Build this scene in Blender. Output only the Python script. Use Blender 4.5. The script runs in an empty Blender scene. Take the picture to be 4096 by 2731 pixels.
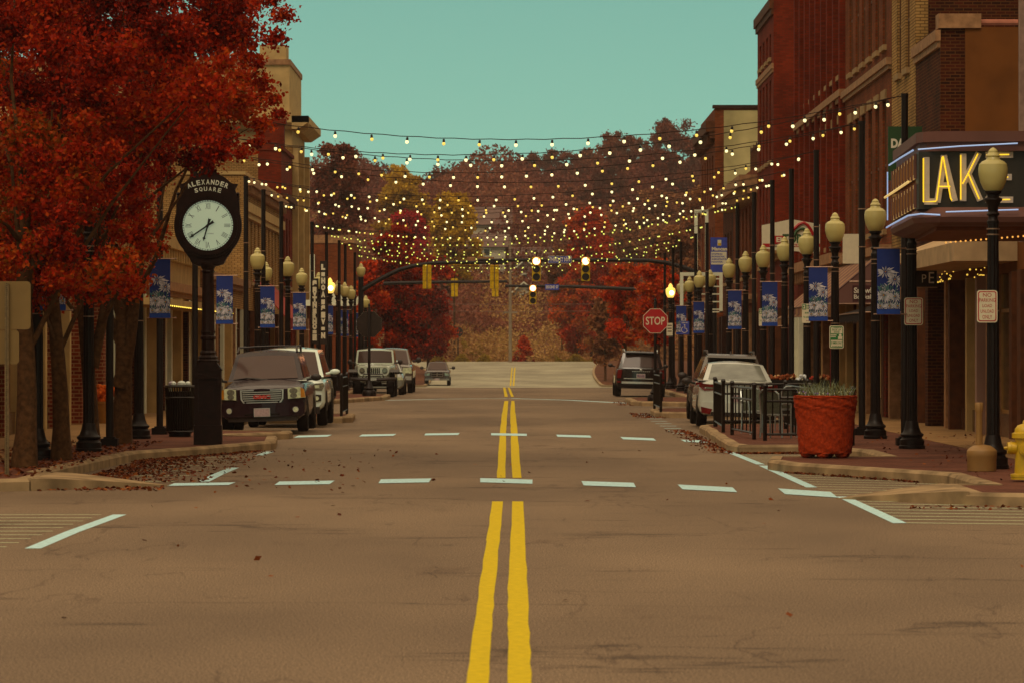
import bpy, math, random
import numpy as np
from math import radians as R_, sin, cos, pi
random.seed(7); RNG = np.random.default_rng(7)
scn = bpy.context.scene; COL = scn.collection
F = 8500.0; U0 = 1180.0; V0 = 803.0; HC = 1.83; KZ = 0.15

def P(u, v, y): return ((u-U0)*y/F, y, HC-(v-V0)*y/F)
def G(u, v, z=0.0):
    y = F*(HC-z)/(v-V0); return ((u-U0)*y/F, y)
def XS(u, s): return (u-U0)/s

# ---------------------------------------------------------------- materials
def lin(c): c /= 255.0; return c/12.92 if c <= 0.04045 else ((c+0.055)/1.055)**2.4
def D(r, g, b, k=1.35): return (min(.9, lin(r)*k), min(.9, lin(g)*k), min(.9, lin(b)*k), 1)
def newmat(name):
    m = bpy.data.materials.new(name); m.use_nodes = True
    nt = m.node_tree; nt.nodes.clear()
    o = nt.nodes.new('ShaderNodeOutputMaterial'); b = nt.nodes.new('ShaderNodeBsdfPrincipled')
    nt.links.new(b.outputs[0], o.inputs[0]); return m, nt, b
def mapvec(nt, kind='Object'):
    tc = nt.nodes.new('ShaderNodeTexCoord'); return tc.outputs[kind]
def mat(name, col, rough=.65, metal=0., nz=6., amt=.25, bump=0., spec=None, coat=0., detail=6):
    m, nt, b = newmat(name)
    if len(col) == 3: col = (*col, 1)
    n = nt.nodes.new('ShaderNodeTexNoise'); n.inputs['Scale'].default_value = nz; n.inputs['Detail'].default_value = detail
    nt.links.new(mapvec(nt), n.inputs['Vector'])
    r = nt.nodes.new('ShaderNodeValToRGB')
    r.color_ramp.elements[0].position = .3; r.color_ramp.elements[1].position = .7
    r.color_ramp.elements[0].color = (*[c*(1-amt) for c in col[:3]], 1)
    r.color_ramp.elements[1].color = (*[min(1, c*(1+amt)) for c in col[:3]], 1)
    nt.links.new(n.outputs['Fac'], r.inputs['Fac']); nt.links.new(r.outputs['Color'], b.inputs['Base Color'])
    b.inputs['Roughness'].default_value = rough; b.inputs['Metallic'].default_value = metal
    b.inputs['Specular IOR Level'].default_value = spec if spec is not None else (.15 if rough > .5 else .5)
    if coat: b.inputs['Coat Weight'].default_value = coat; b.inputs['Coat Roughness'].default_value = .06
    if bump:
        bp = nt.nodes.new('ShaderNodeBump'); bp.inputs['Strength'].default_value = bump; bp.inputs['Distance'].default_value = .02
        nt.links.new(n.outputs['Fac'], bp.inputs['Height']); nt.links.new(bp.outputs[0], b.inputs['Normal'])
    return m
def emit(name, col, st, sample=False):
    m, nt, b = newmat(name)
    b.inputs['Base Color'].default_value = (*col, 1); b.inputs['Emission Color'].default_value = (*col, 1)
    b.inputs['Emission Strength'].default_value = st; b.inputs['Roughness'].default_value = .3
    if not sample:
        try: m.cycles.emission_sampling = 'NONE'
        except Exception: pass
    return m
def brick(name, c1, c2, mortar, bw=.22, bh=.075, ms=.012, rough=.85, flat=False, var=.3):
    m, nt, b = newmat(name)
    tc = mapvec(nt); sp = nt.nodes.new('ShaderNodeSeparateXYZ'); nt.links.new(tc, sp.inputs[0])
    cb = nt.nodes.new('ShaderNodeCombineXYZ')
    if flat:
        nt.links.new(sp.outputs[0], cb.inputs[0]); nt.links.new(sp.outputs[1], cb.inputs[1])
    else:
        ad = nt.nodes.new('ShaderNodeMath'); nt.links.new(sp.outputs[0], ad.inputs[0]); nt.links.new(sp.outputs[1], ad.inputs[1])
        nt.links.new(ad.outputs[0], cb.inputs[0]); nt.links.new(sp.outputs[2], cb.inputs[1])
    br = nt.nodes.new('ShaderNodeTexBrick')
    for k, v in (('Scale', 1), ('Brick Width', bw), ('Row Height', bh), ('Mortar Size', ms), ('Mortar Smooth', .3), ('Bias', 0)):
        br.inputs[k].default_value = v
    br.inputs['Color1'].default_value = c1; br.inputs['Color2'].default_value = c2; br.inputs['Mortar'].default_value = mortar
    nt.links.new(cb.outputs[0], br.inputs['Vector'])
    n = nt.nodes.new('ShaderNodeTexNoise'); n.inputs['Scale'].default_value = .7; n.inputs['Detail'].default_value = 8
    nt.links.new(tc, n.inputs['Vector'])
    mx = nt.nodes.new('ShaderNodeMix'); mx.data_type = 'RGBA'; mx.blend_type = 'MULTIPLY'; mx.inputs[0].default_value = 1
    rr = nt.nodes.new('ShaderNodeValToRGB'); rr.color_ramp.elements[0].position = .35; rr.color_ramp.elements[1].position = .65
    rr.color_ramp.elements[0].color = (1-var, 1-var, 1-var, 1); rr.color_ramp.elements[1].color = (1+var*.5, 1+var*.5, 1+var*.5, 1)
    nt.links.new(n.outputs['Fac'], rr.inputs[0]); nt.links.new(br.outputs['Color'], mx.inputs[6]); nt.links.new(rr.outputs[0], mx.inputs[7])
    nt.links.new(mx.outputs[2], b.inputs['Base Color']); b.inputs['Roughness'].default_value = rough; b.inputs['Specular IOR Level'].default_value = .1
    bp = nt.nodes.new('ShaderNodeBump'); bp.inputs['Strength'].default_value = .4; bp.inputs['Distance'].default_value = .01
    inv = nt.nodes.new('ShaderNodeMath'); inv.operation = 'SUBTRACT'; inv.inputs[0].default_value = 1
    nt.links.new(br.outputs['Fac'], inv.inputs[1]); nt.links.new(inv.outputs[0], bp.inputs['Height']); nt.links.new(bp.outputs[0], b.inputs['Normal'])
    return m
def leafmat(name, stops, trans=.3):
    m, nt, b = newmat(name)
    at = nt.nodes.new('ShaderNodeAttribute'); at.attribute_name = 'tint'
    r = nt.nodes.new('ShaderNodeValToRGB'); cr = r.color_ramp
    while len(cr.elements) < len(stops): cr.elements.new(.5)
    for e, (p, c) in zip(cr.elements, stops): e.position = p; e.color = (*c[:3], 1)
    nt.links.new(at.outputs['Fac'], r.inputs[0]); nt.links.new(r.outputs[0], b.inputs['Base Color'])
    b.inputs['Roughness'].default_value = .6; b.inputs['Specular IOR Level'].default_value = .08
    tr = nt.nodes.new('ShaderNodeBsdfTranslucent'); nt.links.new(r.outputs[0], tr.inputs[0])
    ms = nt.nodes.new('ShaderNodeMixShader'); ms.inputs[0].default_value = trans
    o = [n for n in nt.nodes if n.type == 'OUTPUT_MATERIAL'][0]
    nt.links.new(b.outputs[0], ms.inputs[1]); nt.links.new(tr.outputs[0], ms.inputs[2]); nt.links.new(ms.outputs[0], o.inputs[0])
    return m

# ---------------------------------------------------------------- mesh builder
_T = {}
def text_geo(s, bold=.02):
    k = (s, bold)
    if k in _T: return _T[k]
    cu = bpy.data.curves.new('t', 'FONT'); cu.body = s; cu.size = 1; cu.offset = bold; cu.extrude = 0; cu.resolution_u = 3
    ob = bpy.data.objects.new('t', cu); COL.objects.link(ob); bpy.context.view_layer.update()
    me = bpy.data.meshes.new_from_object(ob.evaluated_get(bpy.context.evaluated_depsgraph_get()))
    vs = [(v.co.x, v.co.y) for v in me.vertices]; fs = [tuple(p.vertices) for p in me.polygons]
    bpy.data.objects.remove(ob); bpy.data.curves.remove(cu); bpy.data.meshes.remove(me)
    x0 = min(v[0] for v in vs); x1 = max(v[0] for v in vs); y0 = min(v[1] for v in vs); y1 = max(v[1] for v in vs)
    vs = [((x-x0)/max(1e-6, x1-x0), (y-y0)/max(1e-6, y1-y0)) for x, y in vs]
    _T[k] = (vs, fs, (x1-x0)/(y1-y0)); return _T[k]
class MB:
    def __init__(s): s.v = []; s.f = []; s.m = []; s.s = []
    def add(s, vs, fs, mi=0, sm=False):
        o = len(s.v); s.v.extend(tuple(map(float, v)) for v in vs)
        for f in fs: s.f.append(tuple(i+o for i in f)); s.m.append(mi); s.s.append(sm)
        return s
    def box(s, x0, x1, y0, y1, z0, z1, mi=0):
        if x0 > x1: x0, x1 = x1, x0
        if y0 > y1: y0, y1 = y1, y0
        if z0 > z1: z0, z1 = z1, z0
        return s.add([(x0,y0,z0),(x1,y0,z0),(x1,y1,z0),(x0,y1,z0),(x0,y0,z1),(x1,y0,z1),(x1,y1,z1),(x0,y1,z1)],
                     [(0,3,2,1),(4,5,6,7),(0,1,5,4),(1,2,6,5),(2,3,7,6),(3,0,4,7)], mi)
    def cbox(s, cx, cy, cz, dx, dy, dz, mi=0): return s.box(cx-dx/2, cx+dx/2, cy-dy/2, cy+dy/2, cz-dz/2, cz+dz/2, mi)
    def lathe(s, prof, n=16, cx=0, cy=0, cz=0, mi=0, sm=True, flute=0):
        vs = []; fs = []
        for r, z in prof:
            for i in range(n):
                a = 2*pi*i/n; rr = r*(1-flute*(i % 2)); vs.append((cx+rr*cos(a), cy+rr*sin(a), cz+z))
        for k in range(len(prof)-1):
            for i in range(n): j = (i+1) % n; fs.append((k*n+i, k*n+j, (k+1)*n+j, (k+1)*n+i))
        fs.append(tuple(range(n-1, -1, -1))); fs.append(tuple((len(prof)-1)*n+i for i in range(n)))
        return s.add(vs, fs, mi, sm)
    def tube(s, pts, r, n=8, mi=0, sm=True):
        if not isinstance(r, (list, tuple)): r = [r]*len(pts)
        vs = []; fs = []; N = len(pts); P_ = [np.array(p, float) for p in pts]
        ref = None
        for k in range(N):
            d = P_[min(N-1, k+1)]-P_[max(0, k-1)]; d /= (np.linalg.norm(d)+1e-9)
            if ref is None: ref = np.array((0, 0, 1.)) if abs(d[2]) < .9 else np.array((1., 0, 0))
            a = np.cross(d, ref); a /= (np.linalg.norm(a)+1e-9); b = np.cross(d, a); ref = np.cross(a, d)
            for i in range(n): t = 2*pi*i/n; vs.append(P_[k]+r[k]*(cos(t)*a+sin(t)*b))
        for k in range(N-1):
            for i in range(n): j = (i+1) % n; fs.append((k*n+i, k*n+j, (k+1)*n+j, (k+1)*n+i))
        fs.append(tuple(range(n-1, -1, -1))); fs.append(tuple((N-1)*n+i for i in range(n)))
        return s.add(vs, fs, mi, sm)
    def prism(s, poly, ax, a, b, mi=0):
        n = len(poly)
        def q(p, t): return (t, p[0], p[1]) if ax == 'x' else (p[0], t, p[1]) if ax == 'y' else (p[0], p[1], t)
        vs = [q(p, a) for p in poly]+[q(p, b) for p in poly]
        fs = [tuple(range(n)), tuple(range(2*n-1, n-1, -1))]+[(i, (i+1) % n, n+(i+1) % n, n+i) for i in range(n)]
        return s.add(vs, fs, mi)
    def grid(s, fn, nu, nv, mi=0, sm=True):
        vs = [fn(i/nu, j/nv) for j in range(nv+1) for i in range(nu+1)]
        return s.add(vs, [(j*(nu+1)+i, j*(nu+1)+i+1, (j+1)*(nu+1)+i+1, (j+1)*(nu+1)+i) for j in range(nv) for i in range(nu)], mi, sm)
    def quad(s, a, b, c, d, mi=0): return s.add([a, b, c, d], [(0, 1, 2, 3)], mi)
    def ball(s, cx, cy, cz, rx, ry=None, rz=None, n=10, m=7, mi=0):
        ry = ry or rx; rz = rz or rx
        return s.grid(lambda a, b: (cx+rx*cos(2*pi*a)*sin(pi*b), cy+ry*sin(2*pi*a)*sin(pi*b), cz+rz*cos(pi*b)), n, m, mi)
    def text(s, t, x0, x1, z0, z1, y, mi=0, rot=0, bold=.02, face=-1, keep=False):
        vs, fs, asp = text_geo(t, bold); cx = (x0+x1)/2; cz = (z0+z1)/2; w = x1-x0; h = z1-z0
        if keep: w = min(w, h*asp)
        o = []
        for a, b in vs:
            px = (a-.5)*w; pz = (b-.5)*h; o.append((cx+px*cos(rot)-pz*sin(rot), y, cz+px*sin(rot)+pz*cos(rot)))
        return s.add(o, fs, mi)
    def map(s, fn): s.v = [fn(*p) for p in s.v]; return s
    def build(s, name, mats, parent=None, loc=None, sharp=35, **kw):
        me = bpy.data.meshes.new(name)
        me.from_pydata(s.v, [], s.f)
        if not isinstance(mats, (list, tuple)): mats = [mats]
        for m in mats: me.materials.append(m)
        me.polygons.foreach_set('material_index', s.m); me.polygons.foreach_set('use_smooth', s.s)
        me.update()
        import bmesh
        bm = bmesh.new(); bm.from_mesh(me); bmesh.ops.recalc_face_normals(bm, faces=bm.faces[:]); bm.to_mesh(me); bm.free()
        if any(s.s): me.set_sharp_from_angle(angle=R_(sharp))
        o = bpy.data.objects.new(name, me); COL.objects.link(o)
        if parent: o.parent = parent
        if loc is not None: o.location = loc
        for k, v in kw.items(): o[k] = v
        return o
def thing(name, label, cat, loc=(0, 0, 0), rz=0, group=None, roll=0):
    o = bpy.data.objects.new(name, None); COL.objects.link(o); o.empty_display_size = .2
    o.location = loc; o.rotation_euler = (0, roll, rz); o['label'] = label; o['category'] = cat
    if group: o['group'] = group
    return o
def tag(o, label, cat, group=None):
    o['label'] = label; o['category'] = cat
    if group: o['group'] = group
    return o
def copy_tree(o, parent=None):
    c = o.copy(); COL.objects.link(c)
    c.parent = parent
    for ch in list(o.children): copy_tree(ch, c)
    return c
ORD = ['nearest','second nearest','third nearest','fourth nearest','fifth nearest','sixth nearest','seventh nearest','eighth nearest','ninth nearest','tenth nearest','eleventh nearest','twelfth nearest','thirteenth nearest','fourteenth nearest','fifteenth nearest']

# leaf cloud: centres (n,3), sizes; writes a mesh with a tint attribute
def leaves(name, pts, size, tint, m, parent=None, flat=0., asp=.7, label=None, kind=None):
    pts = np.asarray(pts, float); n = len(pts)
    a = RNG.normal(size=(n, 3)); a[:, 2] *= (1-flat); a /= np.linalg.norm(a, axis=1)[:, None]
    b = RNG.normal(size=(n, 3)); b[:, 2] *= (1-flat); b -= (a*b).sum(1)[:, None]*a; b /= (np.linalg.norm(b, axis=1)[:, None]+1e-9)
    sz = (size*(.6+.8*RNG.random(n)))[:, None]
    A = a*sz*.5; B = b*sz*.5*asp
    V = np.stack([pts-A, pts+B-A*.1, pts+A, pts-B-A*.1], 1).reshape(-1, 3)
    me = bpy.data.meshes.new(name)
    me.vertices.add(4*n); me.vertices.foreach_set('co', V.ravel())
    me.loops.add(4*n); me.loops.foreach_set('vertex_index', np.arange(4*n))
    me.polygons.add(n); me.polygons.foreach_set('loop_start', np.arange(n)*4); me.polygons.foreach_set('loop_total', np.full(n, 4))
    me.update(calc_edges=True)
    at = me.attributes.new('tint', 'FLOAT', 'FACE'); at.data.foreach_set('value', np.clip(tint, 0, 1).astype(np.float32))
    me.materials.append(m)
    o = bpy.data.objects.new(name, me); COL.objects.link(o)
    if parent: o.parent = parent
    return o
def cloud(clumps, n, shell=.55):
    """clumps: (x,y,z,rx,ry,rz,tintbase)"""
    c = np.array(clumps, float); w = c[:, 3]*c[:, 5]; k = RNG.choice(len(c), n, p=w/w.sum())
    d = RNG.normal(size=(n, 3)); d /= np.linalg.norm(d, axis=1)[:, None]
    r = (shell+(1-shell)*RNG.random(n))[:, None]*(1+.18*RNG.normal(size=(n, 1)))
    r *= RNG.random((n, 1))**.25
    return c[k, :3]+d*r*c[k, 3:6], c[k, 6]+.13*RNG.normal(size=n)
def branchy(mb, base, top, r0, ends, mi=0):
    """trunk from base to top then limbs to ends"""
    b = np.array(base); t = np.array(top); N = 6; pts = []; rr = []
    for i in range(N+1):
        q = i/N; w = np.array((sin(q*5+b[0])*.05, cos(q*4+b[1])*.05, 0))*(1 if 0 < i else 0)
        pts.append(b+(t-b)*q+w*min(1, r0*4)); rr.append(r0*(1.25 if i == 0 else 1-.45*q))
    mb.tube(pts, rr, 9, mi)
    for e in ends:
        e = np.array(e); s0 = pts[random.choice([3, 4, 5, 6])]; d = e-s0
        L = [s0+d*q+np.array((random.uniform(-.1, .1), random.uniform(-.1, .1), .16*sin(pi*q)))*np.linalg.norm(d)*.25 for q in (0, .25, .5, .75, 1)]
        L[0] = s0; mb.tube(L, [r0*.3, r0*.22, r0*.15, r0*.09, r0*.03], 6, mi)

# ---------------------------------------------------------------- palette
BLACK = mat('black_painted_iron', (.009, .004, .003), .42, 0, 20, .4, spec=.22)
BLACK2 = mat('black_powder_coat', (.010, .005, .003), .35, 0, 20, .4, spec=.4)
POLE = mat('dark_steel_pole', (.009, .004, .003), .5, 0, 12, .3, spec=.3)
GLOBE = mat('cream_globe', D(186, 172, 106, 1.1), .45, 0, 3, .08, coat=.3)
STEEL = mat('strap_steel', D(165, 130, 105, .8), .35, .3, 8, .3)
GALV = mat('galvanised_steel', D(120, 100, 70, 1), .55, .3, 30, .3)
ASPH = None
CONC = mat('kerb_concrete', D(148, 124, 92, 1.05), .85, 0, 2.2, .45, .4, detail=10)
CONC2 = mat('walk_concrete', D(140, 106, 66, 1.1), .85, 0, 1.6, .25, .2)
PAVER = brick('paver_brick', D(112, 70, 54, 1.15), D(94, 56, 44, 1.1), D(72, 48, 34, 1), .2, .1, .006, .85, True)
WHITEP = mat('white_road_paint', (.48, .72, .74), .7, 0, 18, .22, detail=10)
WHITEF = mat('thin_road_paint', D(186, 192, 156, 1.15), .7, 0, 25, .25)
YELP = mat('yellow_road_paint', (.62, .45, .003), .7, 0, 14, .14, spec=.1)
BARK = mat('tree_bark', D(82, 54, 30, .95), .95, 0, 14, .45, .8)
GLASSD = mat('shop_glass', (.03, .018, .01), .08, 0, .5, .7)
GLASSW = mat('window_glass', (.035, .024, .016), .12, 0, .5, .6)
MORT = D(130, 95, 60, 1)
RED = brick('red_brick', D(130, 40, 16, 1.0), D(104, 28, 11, .95), D(100, 46, 22, 1))
REDW = brick('rust_brick', D(128, 62, 30, 1.15), D(104, 46, 22, 1.1), D(104, 66, 38, 1))
DKBR = brick('dark_brick', D(78, 30, 14, 1.1), D(48, 20, 10, 1), D(96, 58, 26, 1))
TANB = brick('tan_brick', D(172, 132, 78, 1.15), D(156, 116, 66, 1.1), D(104, 74, 38, 1))
CREAM = mat('cream_stone', D(176, 146, 96, 1.15), .8, 0, 2, .18)
TRIM = mat('weathered_trim', D(150, 110, 76, 1.1), .7, 0, 6, .3)
STUCCO = mat('brown_stucco', D(106, 62, 24, 1.15), .9, 0, 1.2, .2, .2)
# ---------------------------------------------------------------- terrain and roads
def hg(y):
    if y < 180: return 0.
    if y < 285: return -1.0*(y-180)/105
    if y < 420: return -1.0+1.5*(y-285)/135
    if y < 440: return .5
    t = min(1, (y-440)/330); return .5+34*(t*t*(3-2*t))
def road_mat(name, base, dark, light, cracks=True):
    m, nt, b = newmat(name); tc = mapvec(nt)
    def noise(sc, det=8, vec=tc):
        n = nt.nodes.new('ShaderNodeTexNoise'); n.inputs['Scale'].default_value = sc; n.inputs['Detail'].default_value = det
        nt.links.new(vec, n.inputs['Vector']); return n
    def ramp(src, p0, p1, c0, c1):
        r = nt.nodes.new('ShaderNodeValToRGB'); r.color_ramp.elements[0].position = p0; r.color_ramp.elements[1].position = p1
        r.color_ramp.elements[0].color = (*c0[:3], 1); r.color_ramp.elements[1].color = (*c1[:3], 1); nt.links.new(src, r.inputs[0]); return r
    def mul(a, c, fac=1, bt='MULTIPLY'):
        x = nt.nodes.new('ShaderNodeMix'); x.data_type = 'RGBA'; x.blend_type = bt; x.inputs[0].default_value = fac
        nt.links.new(a, x.inputs[6]); nt.links.new(c, x.inputs[7]); return x.outputs[2]
    mp = nt.nodes.new('ShaderNodeMapping'); mp.inputs['Scale'].default_value = (1, .35, 1); nt.links.new(tc, mp.inputs[0])
    n1 = noise(75, 4, mp.outputs[0]); r1 = ramp(n1.outputs['Fac'], .3, .72, dark, light)
    mp2 = nt.nodes.new('ShaderNodeMapping'); mp2.inputs['Scale'].default_value = (.22, .09, 1); nt.links.new(tc, mp2.inputs[0])
    n2 = noise(1, 6, mp2.outputs[0]); r2 = ramp(n2.outputs['Fac'], .35, .65, (.74, .72, .72), (1.18, 1.17, 1.15))
    c = mul(r1.outputs[0], r2.outputs[0])
    n9 = noise(260, 2, mp.outputs[0]); r9 = ramp(n9.outputs['Fac'], .34, .66, (.62, .60, .58), (1.42, 1.42, 1.44)); c = mul(c, r9.outputs[0])
    if cracks:
        for (sx, sy, sc, th, dk) in ((.10, .5, 1, .010, .5), (.5, .12, 1, .006, .65)):
            m3 = nt.nodes.new('ShaderNodeMapping'); m3.inputs['Scale'].default_value = (sx, sy, 1); nt.links.new(tc, m3.inputs[0])
            wn = noise(1.2, 5, m3.outputs[0])
            w = nt.nodes.new('ShaderNodeMath'); w.operation = 'SUBTRACT'; w.inputs[1].default_value = .5; nt.links.new(wn.outputs['Fac'], w.inputs[0])
            ab = nt.nodes.new('ShaderNodeMath'); ab.operation = 'ABSOLUTE'; nt.links.new(w.outputs[0], ab.inputs[0])
            r3 = ramp(ab.outputs[0], th*.25, th, (dk, dk*.95, dk*.95), (1, 1, 1)); 
            g = noise(.35, 2); gr = ramp(g.outputs['Fac'], .48, .56, (0, 0, 0), (1, 1, 1))
            x = nt.nodes.new('ShaderNodeMix'); x.data_type = 'RGBA'; x.blend_type = 'MULTIPLY'
            nt.links.new(gr.outputs[0], x.inputs[0]); nt.links.new(c, x.inputs[6]); nt.links.new(r3.outputs[0], x.inputs[7]); c = x.outputs[2]
        # irregular tar / oil stains
        m4 = nt.nodes.new('ShaderNodeMapping'); m4.inputs['Scale'].default_value = (.8, .22, 1); nt.links.new(tc, m4.inputs[0])
        n5 = noise(1, 9, m4.outputs[0]); r5 = ramp(n5.outputs['Fac'], .64, .74, (1, 1, 1), (.62, .56, .54)); c = mul(c, r5.outputs[0])
    nt.links.new(c, b.inputs['Base Color']); b.inputs['Roughness'].default_value = .78
    b.inputs['Specular IOR Level'].default_value = .2
    bp = nt.nodes.new('ShaderNodeBump'); bp.inputs['Strength'].default_value = .12; bp.inputs['Distance'].default_value = .006
    nt.links.new(n1.outputs['Fac'], bp.inputs['Height']); nt.links.new(bp.outputs[0], b.inputs['Normal'])
    return m
ASPH = road_mat('worn_asphalt', None, D(54, 41, 31, 1.0), D(162, 138, 110, 1.0))
PALE = road_mat('pale_concrete_road', None, D(128, 122, 100, 1.0), D(164, 158, 134, 1.05), False)
EARTH = mat('hill_earth', D(96, 58, 30, 1), .95, 0, .12, .35)
VERGE = mat('verge_grass', D(92, 52, 26, .9), .95, 0, .6, .45)

def sheet(name, xs, ys, zoff, m, xf=None):
    mb = MB()
    vs = []
    for y in ys:
        for x in xs: vs.append(((xf(x, y) if xf else x), y, hg(y)+zoff))
    n = len(xs)
    mb.add(vs, [(j*n+i, j*n+i+1, (j+1)*n+i+1, (j+1)*n+i) for j in range(len(ys)-1) for i in range(n-1)])
    return mb.build(name, m, kind='structure')
yy = [-30, 0, 60, 120, 165, 180]+list(range(190, 440, 10))+list(range(440, 800, 15))+[900, 1000]
sheet('ground', [-300, -200, -60, -25, 0, 25, 60, 200, 300], yy, -.06, EARTH)
sheet('road', [-13, -6, 0, 6, 13], [-30, 0, 30, 60, 90, 120, 150, 165, 183], 0, ASPH)
sheet('cross_street', [13.0, 60, 160], [165, 183], -.004, ASPH)
sheet('cross_street', [-160, -60, -13.0], [165, 183], -.004, ASPH)
def fx(x, y): 
    t = max(0, (y-285)/135.); return x*(6.7+3.2*t*t+ (3*t*t if x < 0 else 0))
sheet('far_road', [-1, -.5, 0, .5, 1], [183]+list(range(190, 440, 10)), -.01, PALE, fx)
for sg, nm in ((-1, 'left_verge'), (1, 'right_verge')):
    mb = MB()
    ys = [183]+list(range(190, 425, 10))
    for a, b in zip(ys[:-1], ys[1:]):
        xa, xb = fx(sg, a), fx(sg, b)
        for (o0, o1, z, mi) in ((0, .2, .15, 0), (.2, 14, .13, 1)):
            mb.quad((xa+sg*o0, a, hg(a)+z), (xb+sg*o0, b, hg(b)+z), (xb+sg*o1, b, hg(b)+z), (xa+sg*o1, a, hg(a)+z), mi)
        mb.quad((xa, a, hg(a)-.02), (xb, b, hg(b)-.02), (xb, b, hg(b)+.15), (xa, a, hg(a)+.15), 0)
    mb.build('verge', [CONC, VERGE], kind='structure')

# pavements with kerbs
RK = [(14, 37), (5.95, 43.1), (5.35, 43.7), (5.35, 46.35), (5.9, 46.4), (5.9, 50.3), (5.6, 51.2), (4.1, 55.2), (3.9, 56.6), (4.05, 58.4), (5.88, 58.8),
      (5.88, 62.3), (5.1, 65.6), (4.0, 65.5), (3.85, 66.8), (4.15, 82.5), (4.5, 83.8), (6.3, 84.8), (6.3, 99), (4.2, 99.8), (3.9, 101), (3.9, 106), (4.3, 107.2),
      (6.3, 108.2), (6.3, 119), (4.2, 121), (3.9, 122.5), (3.9, 130), (4.3, 131.5), (6.3, 132.5), (6.3, 160), (8.5, 164), (14, 165)]
LK = [(-16, 44), (-6.66, 47.9), (-6.3, 48.1), (-6.3, 50.8), (-6.5, 51.0), (-6.25, 61.3), (-4.55, 67.3), (-4.4, 68.3), (-4.6, 72.3), (-5.6, 72.9), (-5.6, 74.4), (-4.6, 76),
      (-4.6, 76.8), (-6.6, 77.8), (-6.6, 92), (-4.3, 92.7), (-4.1, 93.6), (-4.2, 98), (-6.6, 99), (-6.6, 122.5), (-4.8, 134.2), (-4.65, 135), (-4.65, 140), (-6.6, 142), (-6.6, 160), (-8.5, 164), (-16, 165)]
def offs(pl, d, sg):
    out = []
    for i, p in enumerate(pl):
        ns = []
        for a, b in ((i-1, i), (i, i+1)):
            if a < 0 or b >= len(pl): continue
            dx, dy = pl[b][0]-pl[a][0], pl[b][1]-pl[a][1]; L = math.hypot(dx, dy); ns.append((sg*dy/L, -sg*dx/L))
        nx = sum(n[0] for n in ns); ny = sum(n[1] for n in ns); L = math.hypot(nx, ny); nx /= L; ny /= L
        c = max(.45, nx*ns[0][0]+ny*ns[0][1]); out.append((p[0]+nx*d/c, p[1]+ny*d/c))
    return out
for pl, sg, side in ((RK, 1, 'right'), (LK, -1, 'left')):
    # subdivide so that kerb stones can wobble
    q = []
    for a, b in zip(pl[:-1], pl[1:]):
        L = math.hypot(b[0]-a[0], b[1]-a[1]); n = max(1, int(L/2.2))
        for k in range(n):
            t = k/n; q.append((a[0]+(b[0]-a[0])*t+random.uniform(-.02, .02), a[1]+(b[1]-a[1])*t))
    q.append(pl[-1])
    o1, o2 = offs(q, .035, sg), offs(q, .2, sg); mb = MB()
    zz = [random.uniform(-.008, .008) for _ in q]
    for i in range(len(q)-1):
        j = i+1
        A = [(q[k][0], q[k][1], -.05) for k in (i, j)]; B = [(q[k][0], q[k][1], .115+zz[k]) for k in (i, j)]
        Cc = [(o1[k][0], o1[k][1], .155+zz[k]) for k in (i, j)]; Dd = [(o2[k][0], o2[k][1], .157+zz[k]) for k in (i, j)]
        E = [(o2[k][0], o2[k][1], .1) for k in (i, j)]
        for a, b in ((A, B), (B, Cc), (Cc, Dd), (Dd, E)): mb.quad(a[0], a[1], b[1], b[0])
    mb.build('kerb', CONC, kind='structure')
    o3 = offs(pl, .19, sg)
    poly = o3+[(sg*16, 165), (sg*16, 37)]
    MB().prism(poly, 'z', -.05, .145).build('pavement', PAVER, kind='structure')
    MB().box(sg*7.75, sg*14, 47, 164, .1, .152).build('footpath', CONC2, kind='structure')

for nm_, A_, T_, B_ in (('left', (-6.28, 48.1), (-4.62, 49.9), (-6.28, 50.8)), ('right', (5.38, 43.68), (3.96, 45.5), (5.38, 46.37))):
    m = MB(); n = 10
    for i in range(n):
        def pt(P_, t): return (P_[0]+(T_[0]-P_[0])*t, P_[1]+(T_[1]-P_[1])*t)
        t0, t1 = i/n, (i+1)/n; h0, h1 = .162-.155*t0**1.3, .162-.155*t1**1.3; a0, a1, b0, b1 = pt(A_, t0), pt(A_, t1), pt(B_, t0), pt(B_, t1)
        m.quad((*a0, h0), (*a1, h1), (*b1, h1), (*b0, h0)); m.quad((*a0, -.05), (*a1, -.05), (*a1, h1), (*a0, h0)); m.quad((*b0, -.05), (*b1, -.05), (*b1, h1), (*b0, h0))
    m.build('kerb_ramp', CONC, kind='structure')
# painted markings
mb = MB()
def strip(pl, w0, w1=None, z=.004, mi=0, mb=None):
    for (a, wa), (b, wb) in zip(zip(pl[:-1], w0[:-1]), zip(pl[1:], w0[1:])):
        dx, dy = b[0]-a[0], b[1]-a[1]; L = math.hypot(dx, dy); nx, ny = -dy/L, dx/L
        mb.quad((a[0]-nx*wa/2, a[1]-ny*wa/2, z), (a[0]+nx*wa/2, a[1]+ny*wa/2, z), (b[0]+nx*wb/2, b[1]+ny*wb/2, z), (b[0]-nx*wb/2, b[1]-ny*wb/2, z), mi)
def pixquad(mb, rows, z=.004, sub=5):
    """rows: list of (v, ul, ur)"""
    for (v0, a0, b0), (v1, a1, b1) in zip(rows[:-1], rows[1:]):
        pv = None
        for k in range(sub+1):
            t = k/sub; v = v0+(v1-v0)*t; j = .0
            l = G(a0+(a1-a0)*t, v, z); r = G(b0+(b1-b0)*t, v, z)
            l = (l[0]+random.uniform(-.006, .006), l[1]); r = (r[0]+random.uniform(-.006, .006), r[1])
            if pv: mb.quad((*pv[0], z), (*pv[1], z), (*r, z), (*l, z))
            pv = (l, r)
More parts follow.
